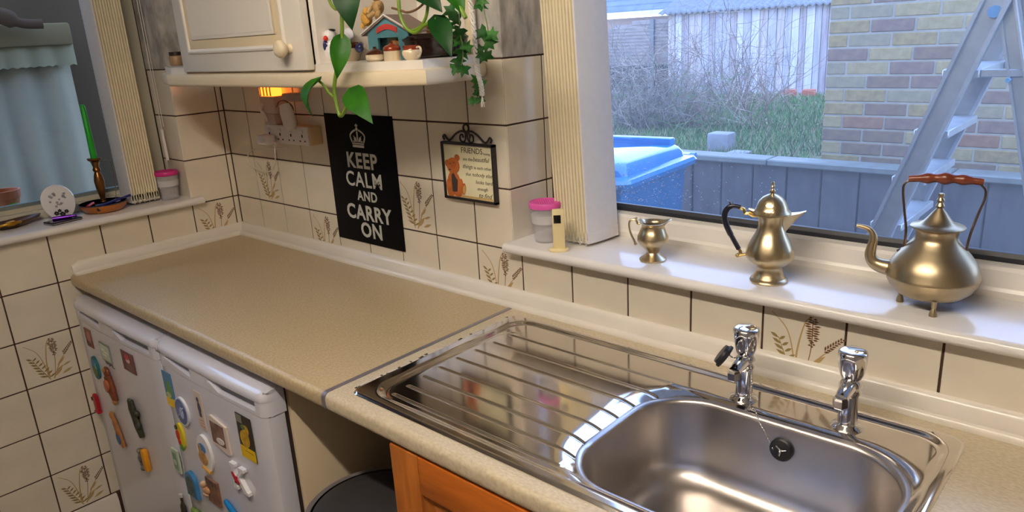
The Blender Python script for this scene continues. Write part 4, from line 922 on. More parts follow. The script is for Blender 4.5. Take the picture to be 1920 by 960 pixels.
lf(642, 69, 632, 148, .040, (.75, -.55, .25), y1=YP - .02, fold=.3)
vine('petiole', [Q(629, 184), Q(618, 175), Q(607, 160), Q(598, 152)], .0028)
lf(601, 150, 583, 219, .062, (-.2, -.6, .8), y0=YP, y1=YP - .03, droop=.26, fold=.25)
lf(658, 171, 698, 231, .050, (.5, -.75, .45), y1=YP - .02, m=M_leaf, fold=.12)
YP2 = -.30
def Q2(px, py): return at(px, py, 1, YP2)
vine('stem', [top, Vector((1.30, -.26, 1.95)), at(742, -70, 1, -.29), Q2(747, -5), Q2(750, 25), Q2(758, 47), Q2(770, 59), Q2(782, 60), Q2(795, 48), Q2(818, 36)], .0036)
vine('stem', [Q2(772, 58), Q2(788, 50), Q2(798, 34), Q2(802, 12), Q2(803, -20)], .003)
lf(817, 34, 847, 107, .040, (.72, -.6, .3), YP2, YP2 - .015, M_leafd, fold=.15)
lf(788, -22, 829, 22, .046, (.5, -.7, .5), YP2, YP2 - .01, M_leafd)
vine('stem', [Q2(835, -30), Q2(853, 0), Q2(866, 20), Q2(873, 34)], .004)
lf(838, -26, 871, 30, .040, (.75, -.5, .45), YP2, YP2, M_leaf, fold=.35)
vine('dry_stem', [Q2(735, 15), Q2(750, 19), Q2(763, 23), Q2(780, 18), Q2(795, 5), Q2(799, -12)], .0022, mat('dry_brown_stem', (104, 74, 48), .7))
# ivy
iv = thing('ivy', (1.33, -.06, 1.851), 'dark green ivy trailing down the right end of the cupboard', 'plant')
b = MB(); b.lathe([(.0001, 0), (.026, 0), (.036, .055), (.038, .056), (.038, .066), (.034, .066), (.0001, .055)], (1.268, -.068, 1.852), 20); b.build('plant_pot', MATS['terracotta_pot'], iv)
def ivyleaf(c, r, ang, n, m):
    c = Vector(c); n = Vector(n).normalized(); u = n.orthogonal().normalized(); v = n.cross(u)
    out = [(0, 1.15), (.22, .55), (.72, .62), (.5, .1), (.78, -.35), (.3, -.42), (0, -.25), (-.3, -.42), (-.78, -.35), (-.5, .1), (-.72, .62), (-.22, .55)]
    ca, sa = math.cos(ang), math.sin(ang); vs = [c + n * .004 * r / .02]
    for x, y in out:
        X, Y = x * ca - y * sa, x * sa + y * ca; vs.append(c + (u * X + v * Y) * r - n * .2 * r * (x * x + y * y) * .5)
    b = MB(); nn = len(out); fs = [(0, 1 + i, 1 + (i + 1) % nn) for i in range(nn)]
    vs2 = [p - n * .0006 for p in vs]; b.add(vs + vs2, fs + [tuple(nn + 1 + k for k in reversed(f)) for f in fs]); b.build('leaf', m, iv, smooth=60)
M_ivy2 = mat('ivy_leaf_light', (28, 84, 26), .5, spec=.2, col2=(62, 122, 46), scale=70)
rr = random.Random(8)
YI = -.20
def Q3(px, py, y=YI): return at(px, py, 1, y)
strands = [[(852, -40), (860, 10), (862, 58), (868, 90), (866, 118), (858, 138)], [(905, -40), (906, 10), (914, 50), (916, 80), (908, 112)], [(893, 100), (892, 140), (890, 152), (900, 172), (893, 192)]]
yy = [-.215, -.13, -.13]
for st_, y in zip(strands, yy):
    b = MB(); b.tube(spline([Q3(px, py, y) for px, py in st_], 6), .0013, 6); b.build('stem', mat('ivy_stem', (120, 128, 84), .6), iv)
for px, py, y, r in [(848, 20, -.215, .024), (858, 36, -.215, .02), (862, 58, -.215, .022), (858, 80, -.215, .018), (864, 94, -.215, .024), (874, 90, -.215, .02), (858, 112, -.215, .022), (852, 128, -.215, .022), (869, 128, -.215, .022), (840, 48, -.2, .02),
                  (898, 8, -.13, .022), (902, 0, -.13, .02), (908, 60, -.13, .024), (922, 68, -.13, .022), (914, 80, -.13, .024), (906, 102, -.13, .022), (914, 106, -.13, .020), (902, 94, -.13, .018),
                  (894, 150, -.13, .020), (898, 162, -.13, .020), (905, 158, -.13, .018), (894, 176, -.13, .014), (887, 188, -.13, .016), (900, 188, -.13, .018), (896, 168, -.13, .014)]:
    n = Vector((.62, -.74, .25)) + Vector((rr.uniform(-.4, .4), rr.uniform(-.3, .3), rr.uniform(-.3, .5)))
    ivyleaf(Q3(px, py, y), r * .86, rr.uniform(0, 6.28), n, M_ivy if rr.random() < .6 else M_ivy2)
mc = thing('macrame_cord', (1.33, -.125, 1.46), 'white knotted cord hanging beside the ivy at the cupboard end', 'cord')
YM = -.135
cp = [at(px, py, 1, YM) for px, py in ((878, -60), (880, -20), (883, 10), (888, 50), (891, 85), (894, 120), (897, 140), (902, 160), (904, 178))]
sp = spline(cp, 14); b = MB()
for k in range(3):
    pts = [p + Vector((.0036 * math.cos(i * .55 + k * 2.1), .0036 * math.sin(i * .55 + k * 2.1), 0)) for i, p in enumerate(sp)]
    b.tube(pts, .0022, 6)
for i in range(0, len(sp), 8): b.ball(sp[i], .0052, 8, 6, (1, 1, .7))
b.build('braid', mat('white_cotton', (228, 222, 212), .85), mc)
b = MB()
for k in range(5): b.tube([sp[-1], sp[-1] + Vector((.004 * math.cos(k * 1.3), .004 * math.sin(k * 1.3), -.025))], [.0012, .0005], 5)
b.build('tassel', MATS['white_cotton'], mc)
b = MB(); b.tube([cp[0], Vector((1.335, -.09, 1.99)), Vector((1.33, -.05, 2.2))], .003, 6); b.build('top_cord', MATS['white_cotton'], mc)
# ------------------------------------------------------------------ fridges
FRZ = math.radians(1.0); FWS = {1: .563, 2: .513}
def fridge(x, y, label, FW):
    t = thing('fridge', (x, y, 0), label, 'fridge', 'under-worktop fridges', FRZ)
    b = MB(); b.box(.004, FW - .004, .066, .54, .02, .842, .006); b.build('body', M_beige, t, local=True)
    b = MB(); b.box(.012, FW - .012, .048, .068, .06, .838); b.build('gasket', mat('dark_brown_gasket', (72, 58, 52), .8), t, smooth=0, local=True)
    def plan(off=0):
        c = .020; n = 14; P = []
        for i in range(n + 1):
            u = i / n; xx = c + (FW - 2 * c) * u; P.append((xx, .004 * (2 * u - 1) ** 2 + off))
        return [(0, .050), (0, .020 + off), (.004, .012 + off)] + P + [(FW - .004, .012 + off), (FW, .020 + off), (FW, .050)]
    b = MB(); b.prism(plan(), .055, .7835); dr = b.build('door', M_fridge, t, smooth=35, local=True)
    b = MB(); b.prism([(px, py + .003) for px, py in plan()], .7830, .7857); b.build('door_seam', MATS['dark_brown_gasket'], t, smooth=0, local=True)
    # handle cap: front skin with two recessed finger slots
    NU, prof = 100, [(.785, .0), (.788, -.0005), (.7945, .0), (.796, .0), (.808, .0), (.8180, .0), (.8190, .0), (.8205, -.001), (.824, -.002), (.829, -.002), (.835, -.001), (.840, .003), (.8445, .013), (.8475, .030), (.848, .056)]
    b = MB(); vs = []
    for zi, (z, off) in enumerate(prof):
        for i in range(NU + 1):
            u = i / NU; x_ = FW * u
            e = min(u, 1 - u) * FW; rnd = .018 * (1 - min(1, e / .020)) ** 2.0
            y_ = off + .004 * (2 * u - 1) ** 2 + rnd
            if zi >= 12: y_ = max(off, rnd * .4)
            s_ = 0
            if 3 <= zi <= 5:
                if .07 < u < .36 or .53 < u < .925: y_ += .016
            zz = z
            if 2 <= zi <= 4:
                if .07 < u < .36: zz += [.017, .017, .008][zi - 2] * (1 - (u - .07) / .29)
                elif .53 < u < .62: zz += [.019, .019, .009][zi - 2] * (1 - (u - .53) / .09)
            vs.append((x_, y_, zz))
    n = NU + 1; L = len(prof)
    fs = [(k * n + i, k * n + i + 1, (k + 1) * n + i + 1, (k + 1) * n + i) for k in range(L - 1) for i in range(NU)]
    # close the sides, back and bottom
    m0 = len(vs)
    for k, (z, off) in enumerate(prof): vs += [(0, .056, z), (FW, .056, z)]
    for k in range(L - 1): fs += [(k * n, (k + 1) * n, m0 + 2 * (k + 1), m0 + 2 * k), (k * n + NU, (k + 1) * n + NU, m0 + 2 * (k + 1) + 1, m0 + 2 * k + 1)]
    fs += [(m0, m0 + 1, m0 + 2 * L - 1, m0 + 2 * L - 2)]
    fs += [tuple(list(range(0, n)) + [m0 + 1, m0])]
    b.add(vs, fs); cap = b.build('handle_cap', M_fridge, t, smooth=38, local=True)
    for u0, u1 in ((.075, .355), (.535, .92)):
        b = MB(); P = [(FW * u0, .8140), (FW * u1, .7962), (FW * u1, .8172), (FW * u0, .8172)] if u0 < .3 else [(FW * u0, .8160), (FW * .625, .7962), (FW * u1, .7962), (FW * u1, .8172), (FW * u0, .8172)]
        b.prism(P, .0135, .0175, ax=1); b.build('finger_slot', M_grey, cap, smooth=0, local=True)
    b = MB(); b.box(.0015, FW - .0015, .001, .055, .7976, .7992); 
    return t
f1 = fridge(.035, -.610, 'white fridge nearest the left wall, boot and camera magnets on its door', FWS[1])
f2 = fridge(.604, -.600, 'white fridge on the right with the letter K magnet on its door', FWS[2])
text('beko', .013, mat('grey_badge', (120, 116, 122), .4), 'badge', f2, (.022, -.0048, .8255), extrude=.0004, bold=.0003)

MN = Vector((math.sin(FRZ), -math.cos(FRZ), 0)); MP = Vector((.613, -.605, 0))
MF = {1: Vector((.035, -.610, 0)), 2: Vector((.604, -.600, 0))}
def mag(name, fr, px, py, label):
    p = atp(px, py, MF[fr] + MN * .0001, MN)
    lx = (p - MF[fr]).dot(Vector((math.cos(FRZ), math.sin(FRZ), 0))); u = lx / FWS[fr]
    p = p + MN * (-(.004 * (2 * u - 1) ** 2) + .0002)
    return thing(name, p, label, 'magnet', 'fridge magnets', FRZ)
def mflat(b, poly, y0, y1): b.prism(poly, y0, y1, ax=1)
def elp(cx, cz, rx, rz, n=20, rot=0): return [(cx + rx * math.cos(a) * math.cos(rot) - rz * math.sin(a) * math.sin(rot), cz + rx * math.cos(a) * math.sin(rot) + rz * math.sin(a) * math.cos(rot)) for a in [2 * PI * i / n for i in range(n)]]
def rc(cx, cz, w_, h_): return [(cx - w_ / 2, cz - h_ / 2), (cx + w_ / 2, cz - h_ / 2), (cx + w_ / 2, cz + h_ / 2), (cx - w_ / 2, cz + h_ / 2)]
def layers(t, base_name, base_poly, base_m, th, parts):
    b = MB(); mflat(b, base_poly, -th, 0); o = b.build(base_name, base_m, t, smooth=25, local=True)
    for nm, poly, m, h in parts:
        b = MB(); ps_ = poly if isinstance(poly[0], list) else [poly]
        for q in ps_: mflat(b, q, -th - h, -th + .0003)
        b.build(nm, m, t, smooth=25, local=True)
K = lambda nm, c, r=.4: mat(nm, c, r)
# fridge 1
t = mag('photo_magnet', 1, 166, 634, 'red-brown photo magnet at the top left corner of the left fridge door')
layers(t, 'card', rc(0, 0, .052, .060), K('brown_red_photo', (132, 76, 66)), .0015, [('picture_patch', elp(.004, .004, .014, .020), K('pinkish_patch', (176, 120, 108)), .0004), ('dark_patch', rc(-.008, -.018, .028, .016), K('dark_red_patch', (88, 44, 42)), .0004)])
t = mag('map_magnet', 1, 199, 661, 'pale green framed square magnet with a white scribble')
layers(t, 'plate', rc(0, 0, .070, .058), K('sage_frame', (132, 146, 134)), .003, [('panel', rc(0, 0, .060, .048), K('pale_sage', (196, 204, 188)), .0006), ('scribble', [rc(-.012, .008, .022, .004), rc(.010, .002, .026, .004), rc(-.004, -.008, .030, .004)], K('white_scribble', (236, 236, 228)), .0012)])
t = mag('word_magnet', 1, 207, 684, 'thin dark script magnet under the pale green square')
b = MB(); b.tube(spline([(-.030, -.001, .006), (-.018, -.001, -.002), (-.008, -.001, .006), (0, -.001, -.004), (.010, -.001, .005), (.020, -.001, -.004), (.032, -.001, -.004)], 5), .0012, 6); b.tube([(-.006, -.001, -.006), (.008, -.001, .010)], .0011, 6); b.build('wire_script', K('dark_wire', (70, 66, 70)), t, local=True)
t = mag('photo_magnet', 1, 241, 679, 'dark red photo magnet near the handle end of the left fridge')
layers(t, 'card', rc(0, 0, .080, .060), K('dark_maroon_photo', (104, 44, 50)), .0015, [('red_hat', elp(-.004, .014, .014, .008, 14), K('bright_red', (190, 40, 56)), .0005), ('pale_face', elp(.0, .004, .013, .007, 14), K('pale_pink', (220, 186, 182)), .0004), ('brown_jacket', elp(.008, -.016, .024, .012, 14), K('brown_jacket', (120, 82, 76)), .0004)])
t = mag('oval_magnet', 1, 181, 689, 'blue-green oval souvenir magnet')
layers(t, 'oval', elp(0, 0, .026, .038), K('teal_resin', (38, 106, 118)), .006, [('green_hill', elp(.002, -.012, .018, .016), K('moss_green', (66, 110, 52)), .002), ('blue_sky', elp(.0, .016, .018, .013), K('lake_blue', (54, 122, 170)), .001), ('pale_streak', elp(.010, .002, .004, .018, 10), K('pale_teal', (128, 176, 172)), .0014)])
t = mag('boot_magnet', 1, 212, 722, 'brown boot-shaped figure magnet with an orange middle')
b = MB(); b.ball((-.010, -.006, .040), .020, 12, 8, (.9, .4, 1)); b.tube([(-.006, -.007, .030), (.004, -.008, -.006), (.012, -.007, -.046)], [.018, .021, .013], 10, flat=.55); b.build('boot_body', mat('chestnut_resin', (126, 66, 42), .5, var=.3, scale=50), t, local=True)
b = MB(); mflat(b, elp(.001, .004, .014, .020), -.021, -.014); b.build('orange_panel', K('burnt_orange', (176, 96, 62)), t, local=True)
b = MB(); b.ball((-.012, -.012, .050), .009, 8, 6, (1.2, .5, .8)); b.ball((.014, -.010, -.048), .012, 8, 6, (1, .6, .8)); b.build('dark_trim', K('tan_trim', (170, 122, 72)), t, local=True)
t = mag('letterbox_magnet', 1, 183, 754, 'small bright red phone box magnet low on the left edge')
b = MB(); b.box(-.012, .014, -.012, 0, -.030, .024, .003); b.box(-.015, .016, -.014, 0, -.034, -.028, .001); b.ball((0, -.006, .024), .014, 10, 8, (1, .5, .5)); b.build('red_box', K('pillar_red', (168, 20, 36)), t, local=True)
b = MB(); b.box(-.017, -.011, -.014, -.004, .006, .018, .001); b.build('dark_knob', K('dark_detail', (50, 24, 26)), t, local=True)
t = mag('figure_magnet', 1, 225, 805, 'tan guitar-shaped figure magnet with a blue middle')
b = MB(); b.tube([(-.022, -.006, .052), (-.010, -.006, .024), (.004, -.007, -.008), (.022, -.006, -.052)], [.009, .014, .016, .012], 10, flat=.5); b.ball((-.024, -.007, .044), .013, 10, 8, (.8, .5, 1)); b.ball((-.016, -.006, .016), .012, 10, 8, (1.3, .5, .7)); b.build('figure_body', mat('tan_brown_resin', (158, 106, 62), .5, var=.3, scale=60), t, local=True)
b = MB(); mflat(b, elp(.010, -.024, .011, .017, rot=.35), -.016, -.012); b.build('blue_shirt', K('denim_blue', (46, 88, 140)), t, local=True)
t = mag('tree_magnet', 1, 258, 782, 'dark olive tree-like figure magnet in the middle of the left fridge door')
b = MB(); b.tube([(-.010, -.006, .052), (-.008, -.007, .030), (.002, -.008, .004), (.010, -.007, -.022), (.018, -.006, -.056)], [.013, .016, .014, .017, .012], 10, flat=.55); b.ball((.018, -.008, .022), .013, 10, 8, (1.5, .6, .7)); b.ball((.016, -.008, -.020), .014, 10, 8, (1.0, .6, 1)); b.ball((-.016, -.007, .046), .010, 8, 6, (1, .6, 1.2)); b.build('figure_body', mat('dark_olive_resin', (58, 58, 44), .6, var=.35, scale=60), t, local=True)
t = mag('camera_magnet', 1, 275, 858, 'orange and black camera-shaped magnet, lowest on the left fridge')
b = MB(); b.box(.002, .026, -.016, 0, -.034, .036, .005); b.build('orange_side', K('amber_orange', (222, 150, 26)), t, local=True)
b = MB(); b.box(-.028, .004, -.013, 0, -.032, .026, .004); b.ball((-.016, -.012, -.004), .012, 10, 8, (1, .5, 1)); b.ball((-.010, -.012, .026), .008, 8, 6); b.ball((-.004, -.012, -.030), .009, 8, 6); b.build('dark_side', mat('black_grey_resin', (52, 50, 48), .4, col2=(130, 124, 112), scale=70), t, local=True)
# fridge 2
t = mag('picture_magnet', 2, 316, 731, 'tall blue and green picture magnet with yellow bottom, far left of the right fridge')
layers(t, 'card', rc(0, 0, .050, .100), K('sky_blue_card', (70, 128, 172)), .0015, [('green_bird', elp(.002, .0, .014, .026), K('parrot_green', (96, 150, 70)), .0005), ('pale_branch', elp(-.006, -.016, .014, .008, 12), K('pale_leaf', (186, 196, 150)), .0006), ('yellow_band', rc(0, -.037, .050, .026), K('magnet_yellow', (232, 190, 8)), .0004)])
t = mag('badge_magnet', 2, 344, 771, 'round blue badge magnet with a white rim')
b = MB(); mflat(b, elp(0, 0, .034, .040, 28), -.006, 0); b.build('white_rim', K('badge_white', (218, 220, 230)), t, local=True)
b = MB(); mflat(b, elp(-.002, 0, .029, .035, 28), -.0072, -.005); b.build('blue_face', mat('badge_blue', (96, 116, 172), .3, col2=(52, 70, 130), scale=60), t, local=True)
b = MB(); mflat(b, elp(.002, -.002, .010, .016, 14), -.0080, -.007); b.tube([(-.016, -.0078, -.014), (.016, -.0078, .016)], .0016, 6); b.build('pale_emblem', K('pale_blue', (176, 190, 220)), t, local=True)
t = mag('bookmark_magnet', 2, 376, 770, 'narrow cream magnet with a small dark blue figure')
layers(t, 'card', rc(0, 0, .036, .104), K('pale_cream_card', (214, 196, 182)), .0015, [('figure', [elp(-.002, .030, .006, .007, 12), elp(0, .008, .008, .016, 12), rc(.0, -.010, .012, .012)], K('slate_figure', (70, 72, 100)), .0006), ('script_lines', [rc(0, -.026, .022, .003), rc(.002, -.034, .018, .003), rc(0, -.042, .020, .003)], K('pink_ink', (196, 140, 120)), .0003)])
t = mag('figurine_magnet', 2, 340, 818, 'yellow and green oval magnet with a red figure')
layers(t, 'oval', elp(0, 0, .020, .040, 20, -.08), K('lemon_resin', (226, 204, 40)), .006, [('green_end', elp(.004, -.030, .010, .009, 12), K('leaf_green', (84, 150, 40)), .002), ('red_figure', [elp(-.008, .004, .007, .014, 12), elp(-.004, -.016, .006, .008, 12)], K('signal_red', (196, 36, 36)), .003), ('dark_head', elp(-.010, .026, .006, .007, 10), K('dark_green_detail', (40, 60, 30)), .003)])
t = mag('photo_plaque_magnet', 2, 414, 813, 'brown picture magnet on a rough white backing')
layers(t, 'white_backing', [(-.042, -.034), (-.008, -.040), (.028, -.046), (.042, -.042), (.040, .030), (.012, .034), (-.030, .042), (-.044, .036)], K('chalk_white', (222, 206, 194)), .005, [('brown_picture', rc(-.004, -.001, .062, .056), mat('sepia_picture', (88, 56, 48), .4, col2=(150, 112, 96), scale=50), .0012), ('white_dog', elp(.006, -.016, .018, .008, 12), K('dog_white', (226, 214, 208)), .003)])
t = mag('plate_magnet', 2, 388, 849, 'white oval plate magnet with a seaside scene')
b = MB(); mflat(b, elp(0, 0, .036, .052, 28), -.007, 0); b.build('plate', K('plate_white', (232, 230, 232)), t, local=True)
b = MB(); mflat(b, elp(-.006, .014, .018, .014, 14), -.0082, -.0065); b.build('blue_roof', K('roof_blue', (70, 120, 180)), t, local=True)
b = MB(); mflat(b, elp(-.008, -.014, .022, .020, 14), -.0090, -.0065); mflat(b, rc(-.018, .010, .012, .022), -.0092, -.0065); b.build('yellow_houses', mat('ochre_houses', (206, 160, 90), .5, col2=(150, 104, 60), scale=70), t, local=True)
b = MB(); b.tube([(-.016, -.008, -.040), (.020, -.008, -.046)], .005, 8); b.build('gold_lettering', K('gold_trim', (200, 150, 60)), t, local=True)
t = mag('bird_magnet', 2, 461, 821, 'tall magnet with a yellow fluffy bird on black and a bright yellow bottom')
layers(t, 'card', rc(0, 0, .064, .112), K('near_black_card', (44, 38, 30)), .0015, [('yellow_bird', [elp(-.004, -.004, .020, .022), elp(.006, .020, .012, .013)], mat('fluffy_yellow', (214, 170, 40), .7, col2=(168, 124, 30), scale=80), .0008), ('green_patch', elp(-.004, .026, .010, .006, 12), K('dull_green', (96, 120, 50)), .0010), ('grey_corner', rc(-.018, .044, .024, .020), K('grey_stone', (128, 122, 110)), .0005), ('yellow_band', rc(0, -.041, .064, .030), K('magnet_yellow', (232, 190, 8)), .0004), ('text_line', rc(.006, -.036, .034, .002), K('brown_line', (160, 110, 20)), .0007)])
t = mag('tile_magnet', 2, 330, 864, 'pale green rectangular magnet low on the left edge of the right fridge')
layers(t, 'plate', rc(0, 0, .036, .070), K('pale_green_frame', (190, 204, 184)), .005, [('green_field', rc(-.002, 0, .024, .054), K('soft_green', (130, 166, 138)), .0008), ('pale_house', rc(-.002, -.004, .012, .014), K('pale_house', (214, 214, 196)), .0014)])
t = mag('letter_magnet', 2, 454, 895, 'white letter K magnet with a red ribbon')
b = MB(); m_ = [(-.030, -.034), (-.012, -.034), (-.012, -.026), (-.016, -.024), (-.016, -.004), (-.012, -.002), (.012, -.028), (.010, -.034), (.036, -.034), (.036, -.026), (.030, -.024), (.004, .004), (.022, .024), (.030, .026), (.030, .034), (.008, .034), (.008, .026), (.012, .024), (-.012, .004), (-.016, .004), (-.016, .024), (-.012, .026), (-.012, .034), (-.034, .034), (-.034, .026), (-.028, .024), (-.028, -.024), (-.030, -.026)]
mflat(b, m_, -.010, 0); b.build('letter', K('letter_white', (232, 230, 234)), t, smooth=25, local=True)
b = MB(); b.tube([(-.026, -.011, .010), (-.010, -.012, -.002), (.004, -.011, -.012)], [.004, .007, .003], 8, flat=.4); b.tube([(-.004, -.011, .004), (-.012, -.012, -.006), (-.016, -.011, -.014)], .003, 8, flat=.5); b.build('red_ribbon', K('ribbon_red', (168, 24, 40)), t, local=True)
t = mag('window_magnet', 2, 363, 908, 'rounded blue magnet beside the brown relief')
b = MB(); mflat(b, [(-.028, -.036), (.028, -.036)] + [(.028 * math.cos(a), .012 + .028 * math.sin(a)) for a in [PI * i / 10 for i in range(11)]], -.010, 0); b.build('blue_body', K('pool_blue', (56, 124, 176)), t, smooth=30, local=True)
b = MB(); mflat(b, [(-.020, -.030), (.016, -.030)] + [(-.002 + .018 * math.cos(a), .008 + .020 * math.sin(a)) for a in [PI * i / 10 for i in range(11)]], -.0112, -.009); b.build('dark_scene', mat('dark_scene', (44, 60, 72), .4, col2=(96, 110, 100), scale=70), t, local=True)
t = mag('relief_magnet', 2, 403, 921, 'square brown relief magnet with a tan animal')
layers(t, 'slab', rc(0, 0, .060, .070), mat('brown_relief', (130, 92, 72), .7, var=.3, scale=60), .006, [('dark_top', rc(-.010, .026, .036, .014), K('umber', (72, 58, 54)), .001)])
b = MB(); b.ball((-.030, -.008, -.004), .012, 10, 8, (1.4, .6, .9)); b.ball((-.036, -.010, .012), .009, 8, 6); b.ball((-.034, -.009, -.018), .009, 8, 6, (1.4, .7, .7)); b.build('animal', mat('tan_animal', (186, 128, 84), .6, col2=(220, 190, 160), scale=60), t, local=True)
t = mag('bottle_magnet', 2, 346, 950, 'small dark bottle magnet at the bottom of the frame')
b = MB(); b.lathe([(.0001, -.044), (.013, -.044), (.014, -.02), (.013, .006), (.006, .016), (.0055, .030), (.007, .031), (.007, .036), (.0001, .036)], (0, -.008, 0), 16, 1, .5); b.build('bottle_body', K('bottle_dark', (58, 54, 44), .2), t, local=True)
b = MB(); b.lathe([(.0001, .034), (.0078, .034), (.0078, .042), (.0001, .043)], (0, -.008, 0), 14, 1, .55); b.build('bottle_cap', K('silver_cap', (190, 190, 190), .3), t, local=True)
t = mag('lump_magnet', 2, 371, 956, 'small green lump magnet beside the dark bottle magnet')
b = MB(); b.ball((0, -.006, -.012), .018, 12, 8, (1.1, .5, .9)); b.ball((-.006, -.010, .003), .008, 8, 6); b.ball((.008, -.010, .002), .008, 8, 6); b.build('green_body', mat('mossy_resin', (112, 140, 66), .6, var=.2, scale=60), t, local=True)
t = mag('curved_magnet', 2, 440, 954, 'bright blue curved magnet at the bottom edge')
b = MB(); b.tube(spline([(-.030, -.006, .012), (-.014, -.007, .008), (.008, -.007, -.004), (.032, -.006, -.012)], 5), [.007, .008, .009, .009, .010, .010, .011, .011, .011, .011, .011, .010, .009, .008, .007, .006], 10, flat=.6); b.build('blue_body', K('cyan_blue', (24, 134, 204)), t, local=True)

# ------------------------------------------------------------------ sink base cupboard, bin
bc = thing('base_cupboard', (2.03, -.29, 0), 'orange pine base cupboard with panelled doors under the sink', 'cupboard')
b = MB(); b.box(1.520, 1.538, -.545, -.05, .10, .8715); b.box(2.52, 2.538, -.545, -.05, .10, .8715); b.box(1.538, 2.52, -.06, -.05, .10, .72); b.box(1.538, 2.52, -.545, -.05, .10, .118); b.box(1.52, 2.538, -.50, -.485, 0, .10); b.build('carcass', mat('dark_carcass', (128, 92, 62), .6), bc, smooth=0)
for k in range(2):
    x0 = 1.522 + k * .509; x1 = x0 + .504; z0, z1 = .115, .868
    b = MB(); st = .075
    b.box(x0, x0 + st, -.568, -.547, z0, z1, .003); b.box(x1 - st, x1, -.568, -.547, z0, z1, .003); dr = b.build('door', M_wood, bc, smooth=30)
    for za, zb_ in ((z1 - st, z1), (z0, z0 + st)): b = MB(); b.box(x0 + st, x1 - st, -.568, -.547, za, zb_, .003); b.build('rail', mat('orange_pine_across', (172, 90, 24), .38, col2=(196, 108, 36), scale=14, stretch=(.7, 6, 6), detail=6), dr, smooth=30)
    b = MB(); vs = []; secs = [(0, -.563), (.008, -.556), (.016, -.555), (.040, -.564), (.046, -.565)]
    X0, X1, Z0_, Z1_ = x0 + st, x1 - st, z0 + st, z1 - st
    for o_, y in secs: vs += [(X0 + o_, y, Z0_ + o_), (X1 - o_, y, Z0_ + o_), (X1 - o_, y, Z1_ - o_), (X0 + o_, y, Z1_ - o_)]
    b.add(vs, [(i * 4 + j, i * 4 + (j + 1) % 4, i * 4 + 4 + (j + 1) % 4, i * 4 + 4 + j) for i in range(4) for j in range(4)] + [(16, 17, 18, 19)]); b.build('raised_panel', M_wood, dr, smooth=20)
    b = MB(); b.M = Matrix.Translation((x1 - .035 if k == 0 else x0 + .035, -.5685, .70)) @ Matrix.Rotation(PI / 2, 4, 'X'); b.lathe([(.008, 0), (.007, .008), (.015, .016), (.015, .022), (.0001, .027)], n=18); b.build('knob', M_wood, dr)
bn = thing('waste_bin', (1.335, -.480, 0), 'round dark grey bin in the gap between fridge and sink cupboard', 'bin')
b = MB(); b.lathe([(.0001, 0), (.125, 0), (.130, .01), (.152, .585), (.0001, .585)], n=40); b.build('bin_body', mat('charcoal_plastic', (38, 36, 38), .5), bn, local=True)
b = MB(); b.lathe([(.152, .580), (.160, .582), (.161, .596), (.155, .602), (.146, .600)], n=48); b.lathe([(.146, .600), (.146, .58), (.152, .58)], n=48); b.build('rim', mat('grey_rim', (110, 104, 106), .4), bn, local=True)
b = MB(); b.lathe([(.146, .596), (.138, .602), (.09, .606), (.0001, .607)], n=40); b.build('lid', mat('dark_grey_lid', (50, 48, 50), .6, var=.1, scale=30), bn, local=True)

# ------------------------------------------------------------------ ceiling lamp (above and behind the frame)
lp = thing('fluorescent_lamp', (LAMP.x, LAMP.y, LAMP.z), 'long fluorescent tube batten on the kitchen ceiling', 'lamp')
b = MB(); b.box(LAMP.x - LAMP_LEN / 2 - .02, LAMP.x + LAMP_LEN / 2 + .02, LAMP.y - .025, LAMP.y + .025, LAMP.z + .03, RZ - .001, .004); b.box(LAMP.x - LAMP_LEN / 2 - .02, LAMP.x - LAMP_LEN / 2, LAMP.y - .02, LAMP.y + .02, LAMP.z - .02, LAMP.z + .032); b.box(LAMP.x + LAMP_LEN / 2, LAMP.x + LAMP_LEN / 2 + .02, LAMP.y - .02, LAMP.y + .02, LAMP.z - .02, LAMP.z + .032); b.build('batten', M_upvc, lp)
b = MB(); b.tube([(LAMP.x - LAMP_LEN / 2, LAMP.y, LAMP.z), (LAMP.x + LAMP_LEN / 2, LAMP.y, LAMP.z)], .019, 16)
m = mat('lit_tube', (255, 240, 220), .5); bs = m.node_tree.nodes['Principled BSDF']; bs.inputs['Emission Color'].default_value = LAMP_COL + (1,); bs.inputs['Emission Strength'].default_value = LAMP_E
b.build('tube', m, lp)
# ------------------------------------------------------------------ garden outside the sink window
M_patio = mat('wet_patio', (96, 98, 102), .5, var=.2, scale=6)
b = MB(); b.box(-1.2, 6, .30, 2.70, -.15, -.07); o = b.build('patio', M_patio, smooth=0, keep=True); o['kind'] = 'structure'
M_lawn = mat('winter_lawn', (74, 92, 58), .95, col2=(120, 114, 82), scale=3.0, bump=.6, bscale=30)
def gz(y): return .705 - .056 * max(0, y - 3.4)
b = MB(); vs = []; nX, nY = 40, 40
for j in range(nY + 1):
    for i in range(nX + 1):
        x = -14 + 20 * i / nX; y = 2.80 + 19 * j / nY; vs.append((x, y, gz(min(y, 12)) + .02 * math.sin(x * 2.1) * math.cos(y * 1.7)))
b.add(vs, [(j * (nX + 1) + i, j * (nX + 1) + i + 1, (j + 1) * (nX + 1) + i + 1, (j + 1) * (nX + 1) + i) for j in range(nY) for i in range(nX)])
o = b.build('lawn', M_lawn, keep=True); o['kind'] = 'structure'
